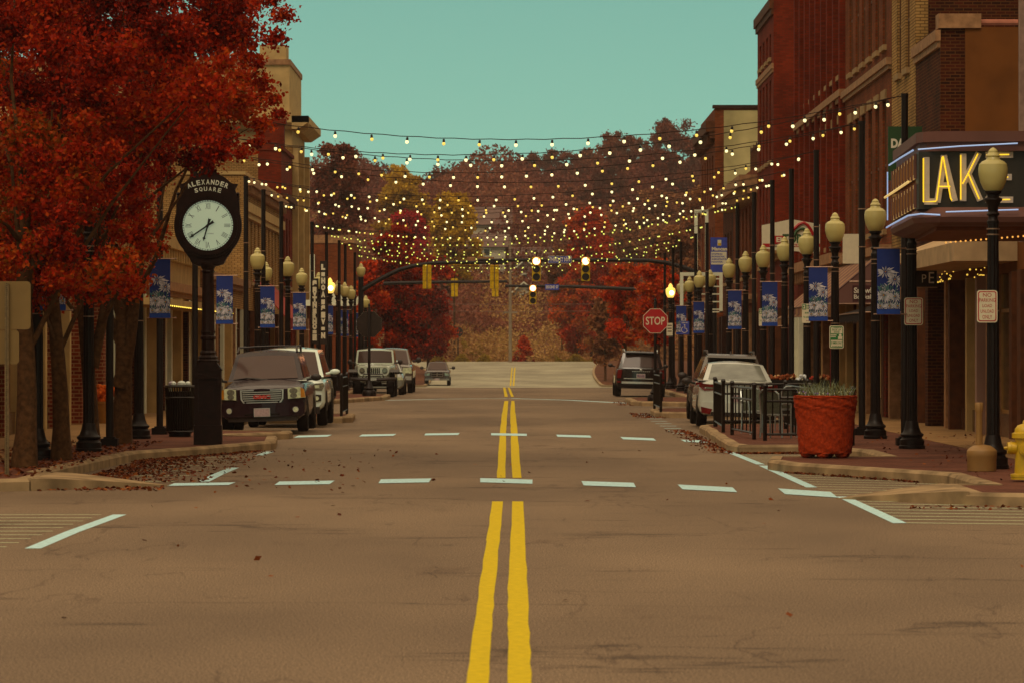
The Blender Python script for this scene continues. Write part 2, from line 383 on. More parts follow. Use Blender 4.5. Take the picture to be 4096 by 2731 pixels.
pixquad(mb, [(1700, 1044, 1104), (1568, 1070, 1122), (1450, 1086, 1128), (1350, 1101, 1137), (1240, 1117, 1147), (1150, 1131, 1156)])
pixquad(mb, [(1700, 1164, 1226), (1568, 1168, 1221), (1450, 1167, 1216), (1350, 1167, 1211), (1240, 1173, 1207), (1150, 1177, 1203)])
pixquad(mb, [(1096, 1141, 1161), (1034, 1145, 1161.6), (981, 1149.6, 1163), (950, 1152.8, 1165), (919.5, 1159, 1167.7)])
pixquad(mb, [(1096, 1178, 1198), (1034, 1173.4, 1192.4), (981, 1172.8, 1187.7), (950, 1171.8, 1184), (919.5, 1174.4, 1181.3)])
pixquad(mb, [(910, 1159, 1166.4), (889, 1155.5, 1161)]); pixquad(mb, [(910, 1173.7, 1180), (889, 1166, 1171)])
for (l0, r0, l1, r1) in ((1170.7, 1174, 1175.2, 1177.7), (1177.8, 1181.4, 1181.2, 1184)):
    ys = [284, 300, 320, 340, 360, 378]
    for a, b in zip(ys[:-1], ys[1:]):
        def X(e0, e1, y): t = (y-284)/94; return (e0+(e1-e0)*t-U0)*y/F
        mb.quad((X(l0, l1, a), a, hg(a)), (X(r0, r1, a), a, hg(a)), (X(r0, r1, b), b, hg(b)), (X(l0, l1, b), b, hg(b)))
mb.build('centre_line', YELP, kind='structure')
mb = MB()
for (a, b, va, vb, th) in ((392, 533, 1111.5, 1109.5, 6), (636, 763, 1108.5, 1106.5, 8), (872, 988, 1104, 1102, 9), (1103, 1223, 1101.5, 1105, 9.5), (1338, 1458, 1108.5, 1112.5, 10), (1562, 1688, 1117, 1123.5, 11), (1795, 1916, 1127, 1135, 13),
                           (680, 757, 1001.5, 999.5, 4.5), (828, 907, 999, 997.5, 4.5), (976, 1054, 996.5, 995.5, 4.5), (1128, 1210, 996, 997.5, 5), (1279, 1357, 999.5, 1001.5, 5), (1428, 1504, 1005, 1008, 5.5), (1568, 1622, 1011, 1013, 5)):
    m_ = (a+b)/2; sk = (m_-1170)*.012
    c = [G(a-sk, va-th/2, .006), G(b-sk, vb-th/2, .006), G(b+sk, vb+th/2, .006), G(a+sk, va+th/2, .006)]
    mb.quad(*[(*p, .0075) for p in c])
mb.build('crosswalk_bars', WHITEP, kind='structure')
mb = MB()
strip([(3.86, 67.5), (3.95, 59.2)], [.14, .14], mb=mb); strip([(3.95, 58.6), (3.97, 49.3)], [.15, .15], mb=mb)
strip([(4.1, 46.2), (4.08, 39.1)], [.15, .15], z=.0045, mb=mb)
strip([G(1440, 925), G(1305, 918), G(1170, 914), G(1020, 915.5), G(885, 918.5)], [.35]*5, mb=mb)
strip([G(468, 1105), G(502, 1088), G(538, 1073)], [.16]*3, mb=mb); strip([G(594, 1045), G(622, 1036)], [.15]*2, mb=mb)
strip([G(75, 1259), G(165, 1221), G(275, 1181)], [.15, .15, .15], mb=mb)
for k in range(9):
    x, y = G(1480+k*10.5, 950+k*5.5); strip([(x-.18, y), (x+.22, y)], [.3, .3], mb=mb)
mb.build('edge_line', WHITEP, kind='structure')
mb = MB()
def hatch(x0, x1, y0, y1, n, w=.055, tilt=0, mb=mb):
    for k in range(n):
        y = y0+(y1-y0)*k/(n-1)
        a = x0(y) if callable(x0) else x0; b = x1(y) if callable(x1) else x1
        strip([(a, y), ((a+b)/2, y+tilt/2+random.uniform(-.02, .02)), (b, y+tilt)], [w, w, w], mb=mb)
hatch(4.1, 9, 39.2, 45.6, 9, .095, -1.2)
hatch(4.02, 5.85, 46.9, 54.2, 9, .075, -.9)
hatch(4.0, 5.85, 59.2, 64.6, 8, .08, -.6)
hatch(-9, lambda y: -4.72+(y-34.2)*.02, 34.4, 41.1, 10, .075, 0)
hatch(-6.1, -4.72, 51.5, 63.3, 6, .10, 0)
mb.build('hatch_lines', WHITEF, kind='structure')

# ---------------------------------------------------------------- camera, world, sun
cam = bpy.data.cameras.new('camera'); co = bpy.data.objects.new('camera', cam); COL.objects.link(co); scn.camera = co
co.location = (0, 0, HC); co.rotation_euler = (R_(90), 0, 0)
cam.sensor_width = 36; cam.lens = 36*F/2352; cam.shift_x = -4/2352; cam.shift_y = 19/2352; cam.clip_end = 6000; cam.clip_start = 1
cam.dof.use_dof = True; cam.dof.focus_distance = 72; cam.dof.aperture_fstop = 7.1
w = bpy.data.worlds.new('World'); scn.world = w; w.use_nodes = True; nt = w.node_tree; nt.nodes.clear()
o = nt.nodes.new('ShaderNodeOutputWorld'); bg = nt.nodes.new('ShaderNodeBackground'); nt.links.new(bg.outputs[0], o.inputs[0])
sky = nt.nodes.new('ShaderNodeTexSky'); sky.sky_type = 'NISHITA'; sky.sun_disc = False; sky.sun_elevation = R_(52); sky.sun_rotation = R_(195)
sky.air_density = 1.5; sky.dust_density = 6
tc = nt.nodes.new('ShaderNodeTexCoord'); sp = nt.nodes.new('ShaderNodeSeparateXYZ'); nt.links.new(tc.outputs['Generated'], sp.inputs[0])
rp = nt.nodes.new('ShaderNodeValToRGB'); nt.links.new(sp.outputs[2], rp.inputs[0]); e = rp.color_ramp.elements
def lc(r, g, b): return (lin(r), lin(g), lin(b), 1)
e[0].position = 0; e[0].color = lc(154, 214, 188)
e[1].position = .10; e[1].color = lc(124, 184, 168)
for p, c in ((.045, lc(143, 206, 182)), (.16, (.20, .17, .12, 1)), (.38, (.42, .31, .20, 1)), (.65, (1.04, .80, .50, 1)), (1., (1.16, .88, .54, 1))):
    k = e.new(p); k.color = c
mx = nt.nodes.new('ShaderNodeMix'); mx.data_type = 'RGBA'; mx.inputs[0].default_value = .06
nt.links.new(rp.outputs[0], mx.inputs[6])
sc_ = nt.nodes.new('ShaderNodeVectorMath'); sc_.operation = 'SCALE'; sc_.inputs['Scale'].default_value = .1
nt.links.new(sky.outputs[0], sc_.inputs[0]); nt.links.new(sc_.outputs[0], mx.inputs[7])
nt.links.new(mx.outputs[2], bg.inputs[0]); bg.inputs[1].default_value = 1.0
sl = bpy.data.lights.new('sun', 'SUN'); sl.energy = .8; sl.angle = R_(25); sl.color = (1, .82, .6)
so = bpy.data.objects.new('sun', sl); COL.objects.link(so); so.rotation_euler = (R_(38), 0, R_(-15))
scn.view_settings.view_transform = 'Standard'; scn.view_settings.look = 'None'; scn.view_settings.exposure = 0; scn.view_settings.gamma = 1
# ---------------------------------------------------------------- lamp posts
def lamp_parts():
    t = thing('street_lamp', '', 'street lamp')
    m = MB()
    m.lathe([(.225, 0), (.225, .05), (.21, .06), (.21, .15), (.185, .165), (.17, .19), (.2, .225), (.2, .245), (.155, .28), (.125, .36), (.108, .45), (.1, .475)], 20)
    m.build('base', BLACK, t)
    m = MB(); m.lathe([(.095, .47), (.092, 1.2), (.084, 2.6), (.078, 3.46)], 24, flute=.09)
    for z in (3.3, 3.38, 2.22): m.lathe([(.094, z), (.094, z+.018)], 16, mi=1)
    m.build('post', [BLACK, STEEL], t, sharp=20)
    m = MB(); m.lathe([(.085, 3.46), (.085, 3.5), (.07, 3.52), (.065, 3.56), (.095, 3.6), (.07, 3.63), (.075, 3.7), (.105, 3.77), (.135, 3.8), (.13, 3.82), (.085, 3.84), (.085, 3.87), (.12, 3.9), (.12, 3.925)], 18)
    m.build('capital', BLACK, t)
    m = MB(); m.lathe([(.1, 0), (.138, .035), (.183, .13), (.207, .24), (.21, .32), (.198, .385), (.172, .41), (.158, .425), (.102, .45), (.088, .485), (.102, .505), (.086, .53), (.068, .55), (.066, .575), (.04, .605), (.012, .622)], 24, cz=3.92)
    m.build('globe', GLOBE, t)
    return t
LAMP = lamp_parts()
LITG = emit('lit_globe', (1, .62, .12), 1.1); LITB = emit('lit_lamp_core', (1, .93, .5), 6)
rl = [(6.8, 52.5, 0), (6.8, 63.2, 0), (6.87, 70.3, 0), (6.72, 77.4, 0), (6.94, 87.6, 0), (6.88, 94, 0), (6.83, 101.3, 0), (6.75, 107.7, 0), (6.75, 116, 0), (7.05, 132.8, 0), (6.75, 134.5, 0), (6.9, 145.2, 0), (6.85, 151, 0), (6.8, 160.5, 1)]
ll = [(-7.3, 56.7, 0), (-7.04, 61.3, 0), (-7.12, 70.3, 0), (-7.1, 86.3, 0), (-7.2, 104, 0), (-8.1, 121, 0), (-6.95, 113.8, 0), (-7.45, 130, 0), (-7.25, 137.5, 0), (-7.35, 148, 1), (-7.3, 153.5, 0), (-7.2, 157.5, 0), (-7.3, 166, 0), (-7.6, 190, 0)]
rl.sort(key=lambda a: a[1]); ll.sort(key=lambda a: a[1])
first = True
for side, lst in (('right', rl), ('left', ll)):
    for i, (x, y, lit) in enumerate(lst):
        o = LAMP if first else copy_tree(LAMP); first = False
        o.location = (x, y, KZ+hg(y)); 
        o['label'] = '%s globed lamp post, %s to the camera on the %s pavement' % ('amber lit' if lit else 'unlit cream', ORD[i], side)
        o['category'] = 'street lamp'; o['group'] = 'globe lamp posts along both pavements'
        if lit:
            for ch in o.children:
                if ch.name.startswith('globe'):
                    ch.data = ch.data.copy(); ch.data.materials[0] = LITG
            MB().ball(0, 0, 0, .1).build('lamp_core', LITB, o, (.04, -.2, 4.13))
# ---------------------------------------------------------------- string light poles
def pole_parts():
    t = thing('string_light_pole', '', 'pole')
    MB().box(-.15, .15, -.15, .15, 0, .13).box(-.1, .1, -.1, .1, .13, .16).build('base', BLACK, t)
    m = MB(); m.lathe([(.068, .15), (.066, 3.), (.06, 6.12), (.066, 6.14), (.066, 6.2)], 14)
    for z in (4.45, 3.7): m.lathe([(.078, z), (.078, z+.02)], 12, mi=1)
    m.build('shaft', [POLE, STEEL], t)
    return t
PL = pole_parts(); first = True
rp_ = [(2078, 130), (1980, 116), (1875, 101.3), (1818, 91.8), (1774, 86), (1732, 80), (1694, 74.5), (1624, 64.4), (1598, 58.9), (1564, 54.6), (1546, 52), (1527, 49.1)]
lp_ = [(252, 131), (367, 115), (448, 103), (565, 88), (605, 81.3), (646, 75.2), (717, 64.8), (750, 59.7), (779, 55.5), (793, 53.3), (815, 49.3)]
RPY, LPY = [], []
for side, lst, out in (('right', rp_, RPY), ('left', lp_, LPY)):
    for i, (u, s) in enumerate(lst):
        x, y = XS(u, s), F/s; o = PL if first else copy_tree(PL); first = False
        o.location = (x, y, KZ); out.append((x, y))
        tag(o, 'slim black string light pole, %s to the camera on the %s pavement' % (ORD[i], side), 'pole', 'slim poles that carry the light strings')
# ---------------------------------------------------------------- string lights
BULB = emit('lit_bulb', (1, .89, .44), 1.35); BULBD = emit('dim_bulb', (.95, .66, .12), .95); BULBY = emit('far_bulb', (.84, .86, .16), 1.0)
SOCK = mat('bulb_socket', (.012, .006, .005), .5); WIRE = mat('string_wire', (.03, .012, .008), .6)
def bulb_mesh(m, r, seg=10):
    b = MB(); b.ball(0, 0, -.105, r, r, r*1.12, seg, 7, 0); b.lathe([(.012, -.02), (.02, -.03), (.024, -.075), (.018, -.085)], 7, mi=1); return b.build('bulb', [m, SOCK])
B0, B1, B2, B3 = bulb_mesh(BULB, .031), bulb_mesh(BULBD, .029), bulb_mesh(BULBY, .027), bulb_mesh(BULBD, .036)
protos = {'lit': B0.data, 'dim': B1.data, 'far': B2.data}
for b in (B0, B1, B2, B3): bpy.data.objects.remove(b)
segs = []
n = len(LPY)
for i in range(n): 
    segs.append((LPY[i], RPY[i]))
    if i >= 1: segs.append((LPY[i], RPY[i-1]))
segs.append((LPY[-1], RPY[-1])); segs.append((LPY[3], RPY[4])); segs.append((LPY[5], RPY[6]))
segs.sort(key=lambda a: a[0][1]+a[1][1]); fars = 0
NB = ['first','second','third','fourth','fifth','sixth','seventh','eighth','ninth','tenth','eleventh','twelfth','thirteenth','fourteenth','fifteenth','sixteenth','seventeenth','eighteenth','nineteenth','twentieth','twenty-first','twenty-second','twenty-third','twenty-fourth','twenty-fifth']
for k, (a, b) in enumerate(segs):
    za = zb = 6.33
    L = math.hypot(a[0]-b[0], a[1]-b[1]); sag = .8 if k == 0 else .72+.1*random.random(); mid = np.array(((a[0]+b[0])/2, (a[1]+b[1])/2, 6.3))
    def pt(t): return np.array((a[0]+(b[0]-a[0])*t, a[1]+(b[1]-a[1])*t, 6.33-4*sag*t*(1-t)))
    nb = int(L/.61); off = random.uniform(.2, .8)
    m = MB(); pts = []
    for i in range(nb*2+1): 
        p = pt(i/(nb*2)); 
        pts.append(p-mid-np.array((0, 0, .012 if i % 2 == 0 else 0)))
    m.tube(pts, .008 if k < 6 else .006, 5)
    cab = m.build('light_string', WIRE, loc=tuple(mid))
    tag(cab, 'string of small round bulbs sagging across the street, %s counted from the camera' % NB[k], 'string lights', 'light strings hung across the street')
    far = (a[1]+b[1])/2 > 122
    for i in range(nb):
        p = pt((i+off)/nb)
        if far: d = protos['far']
        else: d = protos['lit'] if random.random() > (.45 if k == 0 else .36) else protos['dim']
        o = bpy.data.objects.new('bulb', d); COL.objects.link(o); o.parent = cab; o.location = tuple(p-mid); o.rotation_euler = (random.uniform(-.12, .12), random.uniform(-.12, .12), 0)

# ---------------------------------------------------------------- daisy banners
BL1 = mat('navy_banner_cloth', D(34, 48, 104, 1.35), .8, 0, 1.2, .25); BL2 = mat('blue_banner_band', D(38, 66, 140, 1.3), .8)
PET = mat('daisy_petal', D(186, 182, 188, 1.1), .8, 0, 18, .4); PETC = mat('daisy_centre', (.6, .3, .03), .8); LEAFG = mat('banner_leaf', D(74, 110, 108, 1.3), .8, 0, 20, .3)
def banner_parts():
    t = thing('street_banner', '', 'banner'); m = MB(); W, Hh = .39, 1.12
    m.grid(lambda a, b: (a*W, .012*sin(a*5)*b, -b*Hh), 4, 6, 0, True)
    m.grid(lambda a, b: (a*W, .01+.012*sin(a*5)*b, -b*Hh), 4, 6, 0, True)
    m.box(-.004, W+.004, -.012, .022, -Hh, -Hh+.085, 1)
    rd = random.Random(3)
    def daisy(cx, cz, R, lean, cols=14, up=.7):
        for k in range(cols):
            a = 2*pi*k/cols+rd.uniform(-.1, .1); l = R*rd.uniform(.75, 1.1); w = R*.10; dx, dz = cos(a), sin(a)*up
            x1, z1 = cx+dx*l+lean*l*.3, cz+dz*l-.1*l; nx, nz = -dz, dx
            x0, z0 = cx+dx*R*.15, cz+dz*R*.15; mx_, mz_ = (x0+x1)/2, (z0+z1)/2
            y = -.016-.0006*k
            pts = [(x0, z0), (mx_+nx*w, mz_+nz*w), (x1, z1), (mx_-nx*w, mz_-nz*w)]
            pts = [(min(W-.004, max(.004, p[0])), max(-Hh+.09, p[1])) for p in pts]
            m.add([(p[0], y, p[1]) for p in pts], [(0, 1, 2, 3)], 2)
        m.add([(cx+.014*cos(q), -.027, cz+.012*sin(q)) for q in (0, 1, 2, 3, 4, 5)], [(0, 1, 2, 3, 4, 5)], 3)
    for _ in range(150):
        x, z = rd.uniform(.02, .37), -rd.uniform(.66, 1.02); l = rd.uniform(.03, .09); a = rd.uniform(-.8, .8)
        m.add([(x, -.0145, z), (x+.013, -.0145, z+l*.5), (min(W, max(0, x+a*l)), -.0145, z+l), (x-.013, -.0145, z+l*.4)], [(0, 1, 2, 3)], rd.choice([4, 4, 2]))
    m.add([(.2, -.015, -.5), (.216, -.015, -.5), (.16, -.015, -.85), (.145, -.015, -.85)], [(0, 1, 2, 3)], 4)
    m.add([(.33, -.015, -.6), (.345, -.015, -.6), (.29, -.015, -.9), (.275, -.015, -.9)], [(0, 1, 2, 3)], 4)
    daisy(.14, -.40, .19, .5, 15, .62); daisy(.30, -.53, .16, .2, 13, .8); daisy(.11, -.80, .17, .2, 17, .75); daisy(.30, -.82, .14, .1, 14); daisy(.05, -.98, .11, 0, 12); daisy(.21, -.98, .12, 0, 13); daisy(.35, -.98, .11, 0, 12)
    m.build('cloth', [BL1, BL2, PET, PETC, LEAFG], t, sharp=60)
    for z in (.0, -Hh): m = MB(); m.tube([(-.06, .005, z), (W+.11, .005, z)], .012, 6); m.ball(W+.1, .005, z, .02, n=6, m=4); m.build('bracket', STEEL, t)
    return t
BAN = banner_parts(); first = True
bl = [(F/135, 6.18, 'right'), (F/110, 6.16, 'right'), (F/90.5, 6.3, 'right'), (F/79, 6.23, 'right'), (F/64, 6.45, 'right'), (F/58.6, 6.37, 'right'),
      (F/150, -7.18, 'left'), (F/121, -6.9, 'left'), (F/98.6, -6.92, 'left'), (F/84.6, -6.88, 'left'), (F/77, -6.59, 'left'), (F/59, -7.42, 'left'), (F/52.5, -7.6, 'left'), (F/50.5, -7.25, 'left')]
# left banners recomputed from picture edges
lb = {6: (92, 150), 7: (344, 121), 8: (497, 98.6), 9: (598, 84.6), 10: (673, 76), 11: (742, 59), 12: (780, 53), 13: (815, 49)}
cnt = {'left': 0, 'right': 0}
for i, (y, x, sd) in enumerate(bl):
    o = BAN if first else copy_tree(BAN); first = False
    if i in lb: y = F/lb[i][1]; x = XS(lb[i][0], lb[i][1])
    ztop = {6: 3.55, 7: 3.55}.get(i, 3.55)
    o.location = (x, y-.02, ztop); o.rotation_euler = (0, 0, random.uniform(-.12, .12))
    tag(o, 'dark blue banner printed with white daisies, %s to the camera on the %s side' % (ORD[cnt[sd]], sd), 'banner', 'daisy banners on the lamp posts'); cnt[sd] += 1

# ---------------------------------------------------------------- traffic signs
WS = mat('sign_white', D(206, 196, 166, 1.2), .5, 0, 8, .06); RS = mat('sign_red', D(168, 18, 22, 1.15), .5, 0, 8, .08); GS = mat('sign_green', D(36, 108, 52, 1.2), .5); DKS = mat('sign_dark', (.03, .02, .015), .6); BLS = mat('sign_blue', D(48, 62, 150, 1.2), .5)
def rrect(x0, x1, z0, z1, r, n=4):
    out = []
    for cx, cz, a0 in ((x1-r, z1-r, 0), (x0+r, z1-r, pi/2), (x0+r, z0+r, pi), (x1-r, z0+r, 3*pi/2)):
        for k in range(n+1): a = a0+pi/2*k/n; out.append((cx+r*cos(a), cz+r*sin(a)))
    return out
def plate(u0, u1, v0, v1, y, border=None, bm=0, r=.04):
    m = MB(); cx = ((u0+u1)/2-U0)*y/F; cz = HC-((v0+v1)/2-V0)*y/F; w = (u1-u0)*y/F/2; h = (v1-v0)*y/F/2
    m.prism(rrect(-w, w, -h, h, r), 'y', 0, .006, 0)
    if border is not None:
        m.prism(rrect(-w+.015, w-.015, -h+.015, h-.015, r*.8), 'y', -.002, 0, border); m.prism(rrect(-w+.03, w-.03, -h+.03, h-.03, r*.6), 'y', -.004, -.001, bm)
    return m, (cx, y, cz), w, h
def noparking(u0, u1, v0, v1, y, lab):
    m, loc, w, h = plate(u0, u1, v0, v1, y, 1, 0); t = -.006
    for s_, a, b, ww in (('NO', .82, .58, .42), ('PARKING', .5, .27, .8), ('LOAD', .14, -.06, .46), ('UNLOAD', -.2, -.41, .66), ('ONLY', -.54, -.77, .48)):
        m.text(s_, -w*ww, w*ww, h*b, h*a, t, 1, bold=.005)
    m.box(-.05, .05, .0065, .03, -h*.9, h*.9, 2); tag(m.build('no_parking_sign', [WS, RS, GALV], loc=loc), lab, 'sign', 'no parking signs')
noparking(2244, 2291, 667, 741, 52.35, 'white no parking sign with red lettering on the lamp post before the theatre canopy')
noparking(2077, 2120, 684, 747, 63.0, 'white no parking sign with red lettering right of the nearest daisy banner')
m, loc, w, h = plate(1905, 1938, 748, 800, 77.1, 1, 0)
m.box(-w+.02, w-.02, -.008, -.004, -h*.25, h*.3, 1)
for k, (t_, a, b, ww) in enumerate((('CURBSIDE', .9, .74, .7), ('PICK UP', .68, .53, .6), ('ZONE', .48, .35, .4))): m.text(t_, -w*ww, w*ww, h*b, h*a, -.006, 1)
m.text('10 MIN', -w*.85, w*.1, -.62*h, -.38*h, -.006, 1); m.text('ONLY', w*.2, w*.8, -.6*h, -.4*h, -.006, 1); m.text('PARKING', -w*.6, w*.7, -.88*h, -.74*h, -.006, 1)
m.box(w*.2, w*.8, -.011, -.008, -h*.2, h*.05, 0); m.ball(w*.5, -.009, h*.14, .03, .004, .03, mi=0); m.box(-w*.85, 0, -.011, -.008, h*.12, h*.2, 0).box(-w*.85, -w*.1, -.011, -.008, -h*.02, h*.05, 0)
tag(m.build('pickup_sign', [WS, GS], loc=loc), 'small white and green curbside pickup zone sign on a lamp post', 'sign')
for (u0, u1, v0, v1, y, lab) in ((1842, 1861, 698, 742, F/100, 'small white and green two hour parking sign beside the daisy banner above the planter'), (1743, 1758, 709, 749, F/86, 'small white and green two hour parking sign left of the third banner on the right')):
    m, loc, w, h = plate(u0, u1, v0, v1, y, None, r=.02)
    m.box(-w+.01, w*.0, -.004, 0, h*.4, h*.94, 1); m.text('2', -w*.75, -w*.15, h*.48, h*.88, -.006, 0, bold=.05)
    m.text('HR', w*.1, w*.8, h*.68, h*.88, -.002, 1); m.text('PARKING', w*.05, w*.9, h*.45, h*.6, -.002, 1); m.text('8:00', -w*.3, w*.6, -.05*h, .15*h, -.002, 1); m.text('TO 6:00', -w*.7, w*.6, -.5*h, -.3*h, -.002, 1)
    tag(m.build('parking_sign', [WS, GS], loc=loc), lab, 'sign', 'two hour parking signs')
m, loc, w, h = plate(1563, 1583, 738, 768, F/62, None, r=.02)
m.text('RESERVED', -w*.7, w*.7, h*.68, h*.85, -.002, 1); m.ball(-w*.05, -.004, h*.42, .025, .003, .025, mi=1)
m.tube([(0, -.004, h*.3), (0, -.004, -h*.1), (w*.4, -.004, -h*.12), (w*.5, -.004, -h*.5), (w*.7, -.004, -h*.5)], .013, 5, 1)
m.tube([(-w*.1+.11*cos(a), -.004, -h*.3+.11*sin(a)) for a in np.linspace(1.9, 5.9, 12)], .011, 5, 1)
tag(m.build('disabled_parking_sign', [BLS, WS], loc=loc), 'small blue disabled parking sign with white wheelchair symbol', 'sign')
m, loc, w, h = plate(1531, 1545, 742, 771, F/58, None, r=.02)
for k in range(3): m.box(-w*.7, w*.7, -.002, 0, h*(.5-.45*k), h*(.68-.45*k), 1)
tag(m.build('notice_sign', [WS, GALV], loc=loc), 'small plain white sign on the pole just right of the stop sign', 'sign')
def octo(r): return [(r*cos(pi/8+pi/4*k)/cos(pi/8), r*sin(pi/8+pi/4*k)/cos(pi/8)) for k in range(8)]
def stop(u, v, s, vb, face, lab, hw):
    y = F/s; x = XS(u, s); t = thing('stop_sign', lab, 'stop sign', (x, y, KZ), 0 if face else pi, 'stop signs'); zc = HC-(v-V0)/s-KZ
    m = MB(); m.prism(octo(hw), 'y', -.02, -.012, 1); m.prism(octo(hw-.018), 'y', -.023, -.02, 0); m.text('STOP', -hw*.78, hw*.78, -hw*.32, hw*.34, -.026, 1, bold=.015)
    m.prism(octo(hw-.002), 'y', -.0115, -.006, 2)
    m.build('sign_face', [RS, WS, DKS], t, (0, -.06, zc))
    m = MB(); m.lathe([(.05, .3), (.05, zc+.62), (.03, zc+.66), (.05, zc+.7), (.02, zc+.76)], 12); m.build('post', BLACK, t)
    MB().lathe([(.26, 0), (.26, .13), (.22, .2), (.15, .23), (.18, .28), (.13, .34), (.08, .5), (.055, .56)], 14).build('base', BLACK, t)
stop(1505, 737.5, 69.5, 920, True, 'red octagonal stop sign facing the camera on a black post at the right kerb', .405)
stop(848, 745, 62.5, 908, False, 'black back of a large octagonal sign on a dark post before the white boxy vehicle', .465)
t = thing('stop_sign', 'small dark back of a distant round-looking sign at the end of the road', 'stop sign', (XS(1052, 20), 425, .5), pi, 'stop signs')
MB().prism(octo(.55), 'y', -.02, 0).build('sign_face', DKS, t, (0, -.06, 3.35)); MB().lathe([(.07, 0), (.07, 3.4)], 8).build('post', DKS, t)
# sign backs at far left
t = thing('parking_sign', 'two plain grey sign backs on a perforated steel post at far left', 'sign', (XS(16, 172), F/172, KZ))
BK = mat('sign_back_aluminium', D(122, 98, 60, 1.15), .6, .1, 3, .1)
m = MB(); m.prism(rrect(-.34, .31, 1.97-.02, 2.59, .05), 'y', 0, .006); m.build('upper_panel', BK, t, (0, .045, 0))
m = MB(); m.prism(rrect(-.34, .155, 1.49, 1.94, .05), 'y', 0, .006); m.build('lower_panel', BK, t, (0, .045, 0))
m = MB(); m.box(-.027, .027, -.027, .027, 0, 2.56)
for k in range(94): m.box(-.006, .006, -.0285, -.027, .04+k*.027, .052+k*.027, 1)
m.build('post', [GALV, DKS], t)

# ---------------------------------------------------------------- traffic signals on mast arms
YELS = mat('signal_yellow', (.60, .38, .01), .55, 0, 10, .25); REDL = emit('red_signal', (1, .40, .18), 7); LENS = mat('dark_lens', (.03, .012, .008), .3)
def signal(u, vt, s, front, lab, grp='traffic signal heads on the mast arms'):
    y = F/s; t = thing('traffic_signal', lab, 'traffic light', (XS(u, s), y-.15, HC-(vt-V0)/s), 0, grp)
    m = MB(); m.prism(rrect(-.2, .2, -1.1, 0, .05), 'y', 0, .2)
    if front:
        m.build('housing', YELS, t)
        for k in range(3):
            z = -.19-.36*k; q = MB(); N = 20
            q.prism([(.165*cos(2*pi*i/N), z+.165*sin(2*pi*i/N)) for i in range(N)], 'y', -.015, 0); 
            q.build('lens', REDL if k == 0 else LENS, t)
            q = MB(); q.grid(lambda a, b: ((.18+.0*b)*cos(-.5+a*(pi+1.)), -.02-.2*b*(.4+.6*sin(max(0, min(pi, -.5+a*(pi+1.))))), z+.18*sin(-.5+a*(pi+1.))), 14, 2); q.build('visor', LENS, t)
    else:
        for k in range(3): m.box(-.19, .19, -.025, 0, -.35-.365*k, -.03-.365*k)
        m.box(-.02, .02, -.05, -.025, -1.1, 0, 1); m.build('housing', [YELS, GALV], t)
    m = MB(); m.tube([(0, .1, 0), (0, .1, .16)], .03, 6); m.build('bracket', BLACK, t)
for a in ((1232, 591, 50, 1, 'yellow traffic light showing red, left one of the nearer pair'), (1345, 591, 50, 1, 'yellow traffic light showing red, right one of the nearer pair'), (1224, 655, 40, 1, 'smaller distant yellow traffic light showing red in the street centre'),
          (981, 609, 50, 0, 'yellow back of a traffic light under the left curved arm'), (1135.5, 609, 50, 0, 'yellow back of a traffic light at the tip of the left arm'),
          (1044, 640, 38, 0, 'small distant yellow signal back on the farther arm, left one'), (1137.5, 640, 38, 0, 'small distant yellow signal back on the farther arm, hanging below the nearer one')): signal(*a[:3], bool(a[3]), a[4])
def mast(px, s, pts, lab, lampg=False, base=True, r0=.12):
    y = F/s; X = XS(px, s); g = hg(y); t = thing('signal_mast', lab, 'signal mast', (X, y, KZ+g), 0, 'signal masts')
    top = HC-(pts[0][1]-V0)/s-KZ-g
    MB().lathe([(.25, 0), (.25, .3), (.16, .5), (.14, 1), (.12, top+.5), (.12, top+.62), (.05, top+.68)], 14).build('pole', POLE, t)
    q = [(XS(u, s)-X, 0, HC-(v-V0)/s-KZ-g) for u, v in pts]
    MB().tube(q, [r0-.05*k/len(q) for k in range(len(q))], 10).build('arm', POLE, t)
    return t, top
t, top = mast(829, 50, [(829, 668), (850, 655), (880, 638), (915, 621), (950, 611), (990, 605), (1040, 603), (1100, 603.5), (1165, 603.5)], 'black signal mast on the left with a long arm curving over the street')
for ch in LAMP.children:
    if ch.name.startswith('globe'): g = ch.copy(); COL.objects.link(g); g.parent = t; g.location = (0, 0, top+.62-3.9)
mast(1640, 50, [(1640, 640), (1600, 626), (1565, 613), (1530, 604), (1490, 599), (1440, 598), (1350, 598), (1230, 598), (1098, 598)], 'dark signal mast arm reaching in from the right side')
mast(600, 39, [(830, 655), (900, 651), (980, 649), (1040, 648), (1165, 647)], 'farther signal mast arm behind the left curved arm'); mast(1545, 39, [(1480, 666), (1400, 662), (1330, 659), (1270, 658), (1160, 657)], 'farther signal mast arm reaching in from the right')
y = F/50-.2
m = MB(); w = 27*y/F; h = 8.5*y/F; m.prism(rrect(-w, w, -h, h, .03), 'y', 0, .01, 1); m.prism(rrect(-w+.02, w-.02, -h+.02, h-.02, .03), 'y', -.003, 0, 0); m.text('THIRD ST NW', -w*.9, w*.9, -h*.55, h*.6, -.006, 1, bold=.03)
tag(m.build('street_name_sign', [BLS, WS], loc=(XS(1285.5, 50)*1, y, HC+(V0-597)/50)), 'blue street name sign reading THIRD ST NW between two red signals', 'street sign')
m = MB(); w = 16*F/40/F; h = .16; m.prism(rrect(-w, w, -h, h, .03), 'y', 0, .01, 0); m.text('SECOND ST', -w*.9, w*.9, -h*.5, h*.55, -.003, 1)
tag(m.build('street_name_sign', [BLS, WS], loc=(XS(1268, 40), F/40-.1, HC+(V0-660)/40)), 'small distant blue street sign right of the farthest red signal', 'street sign')
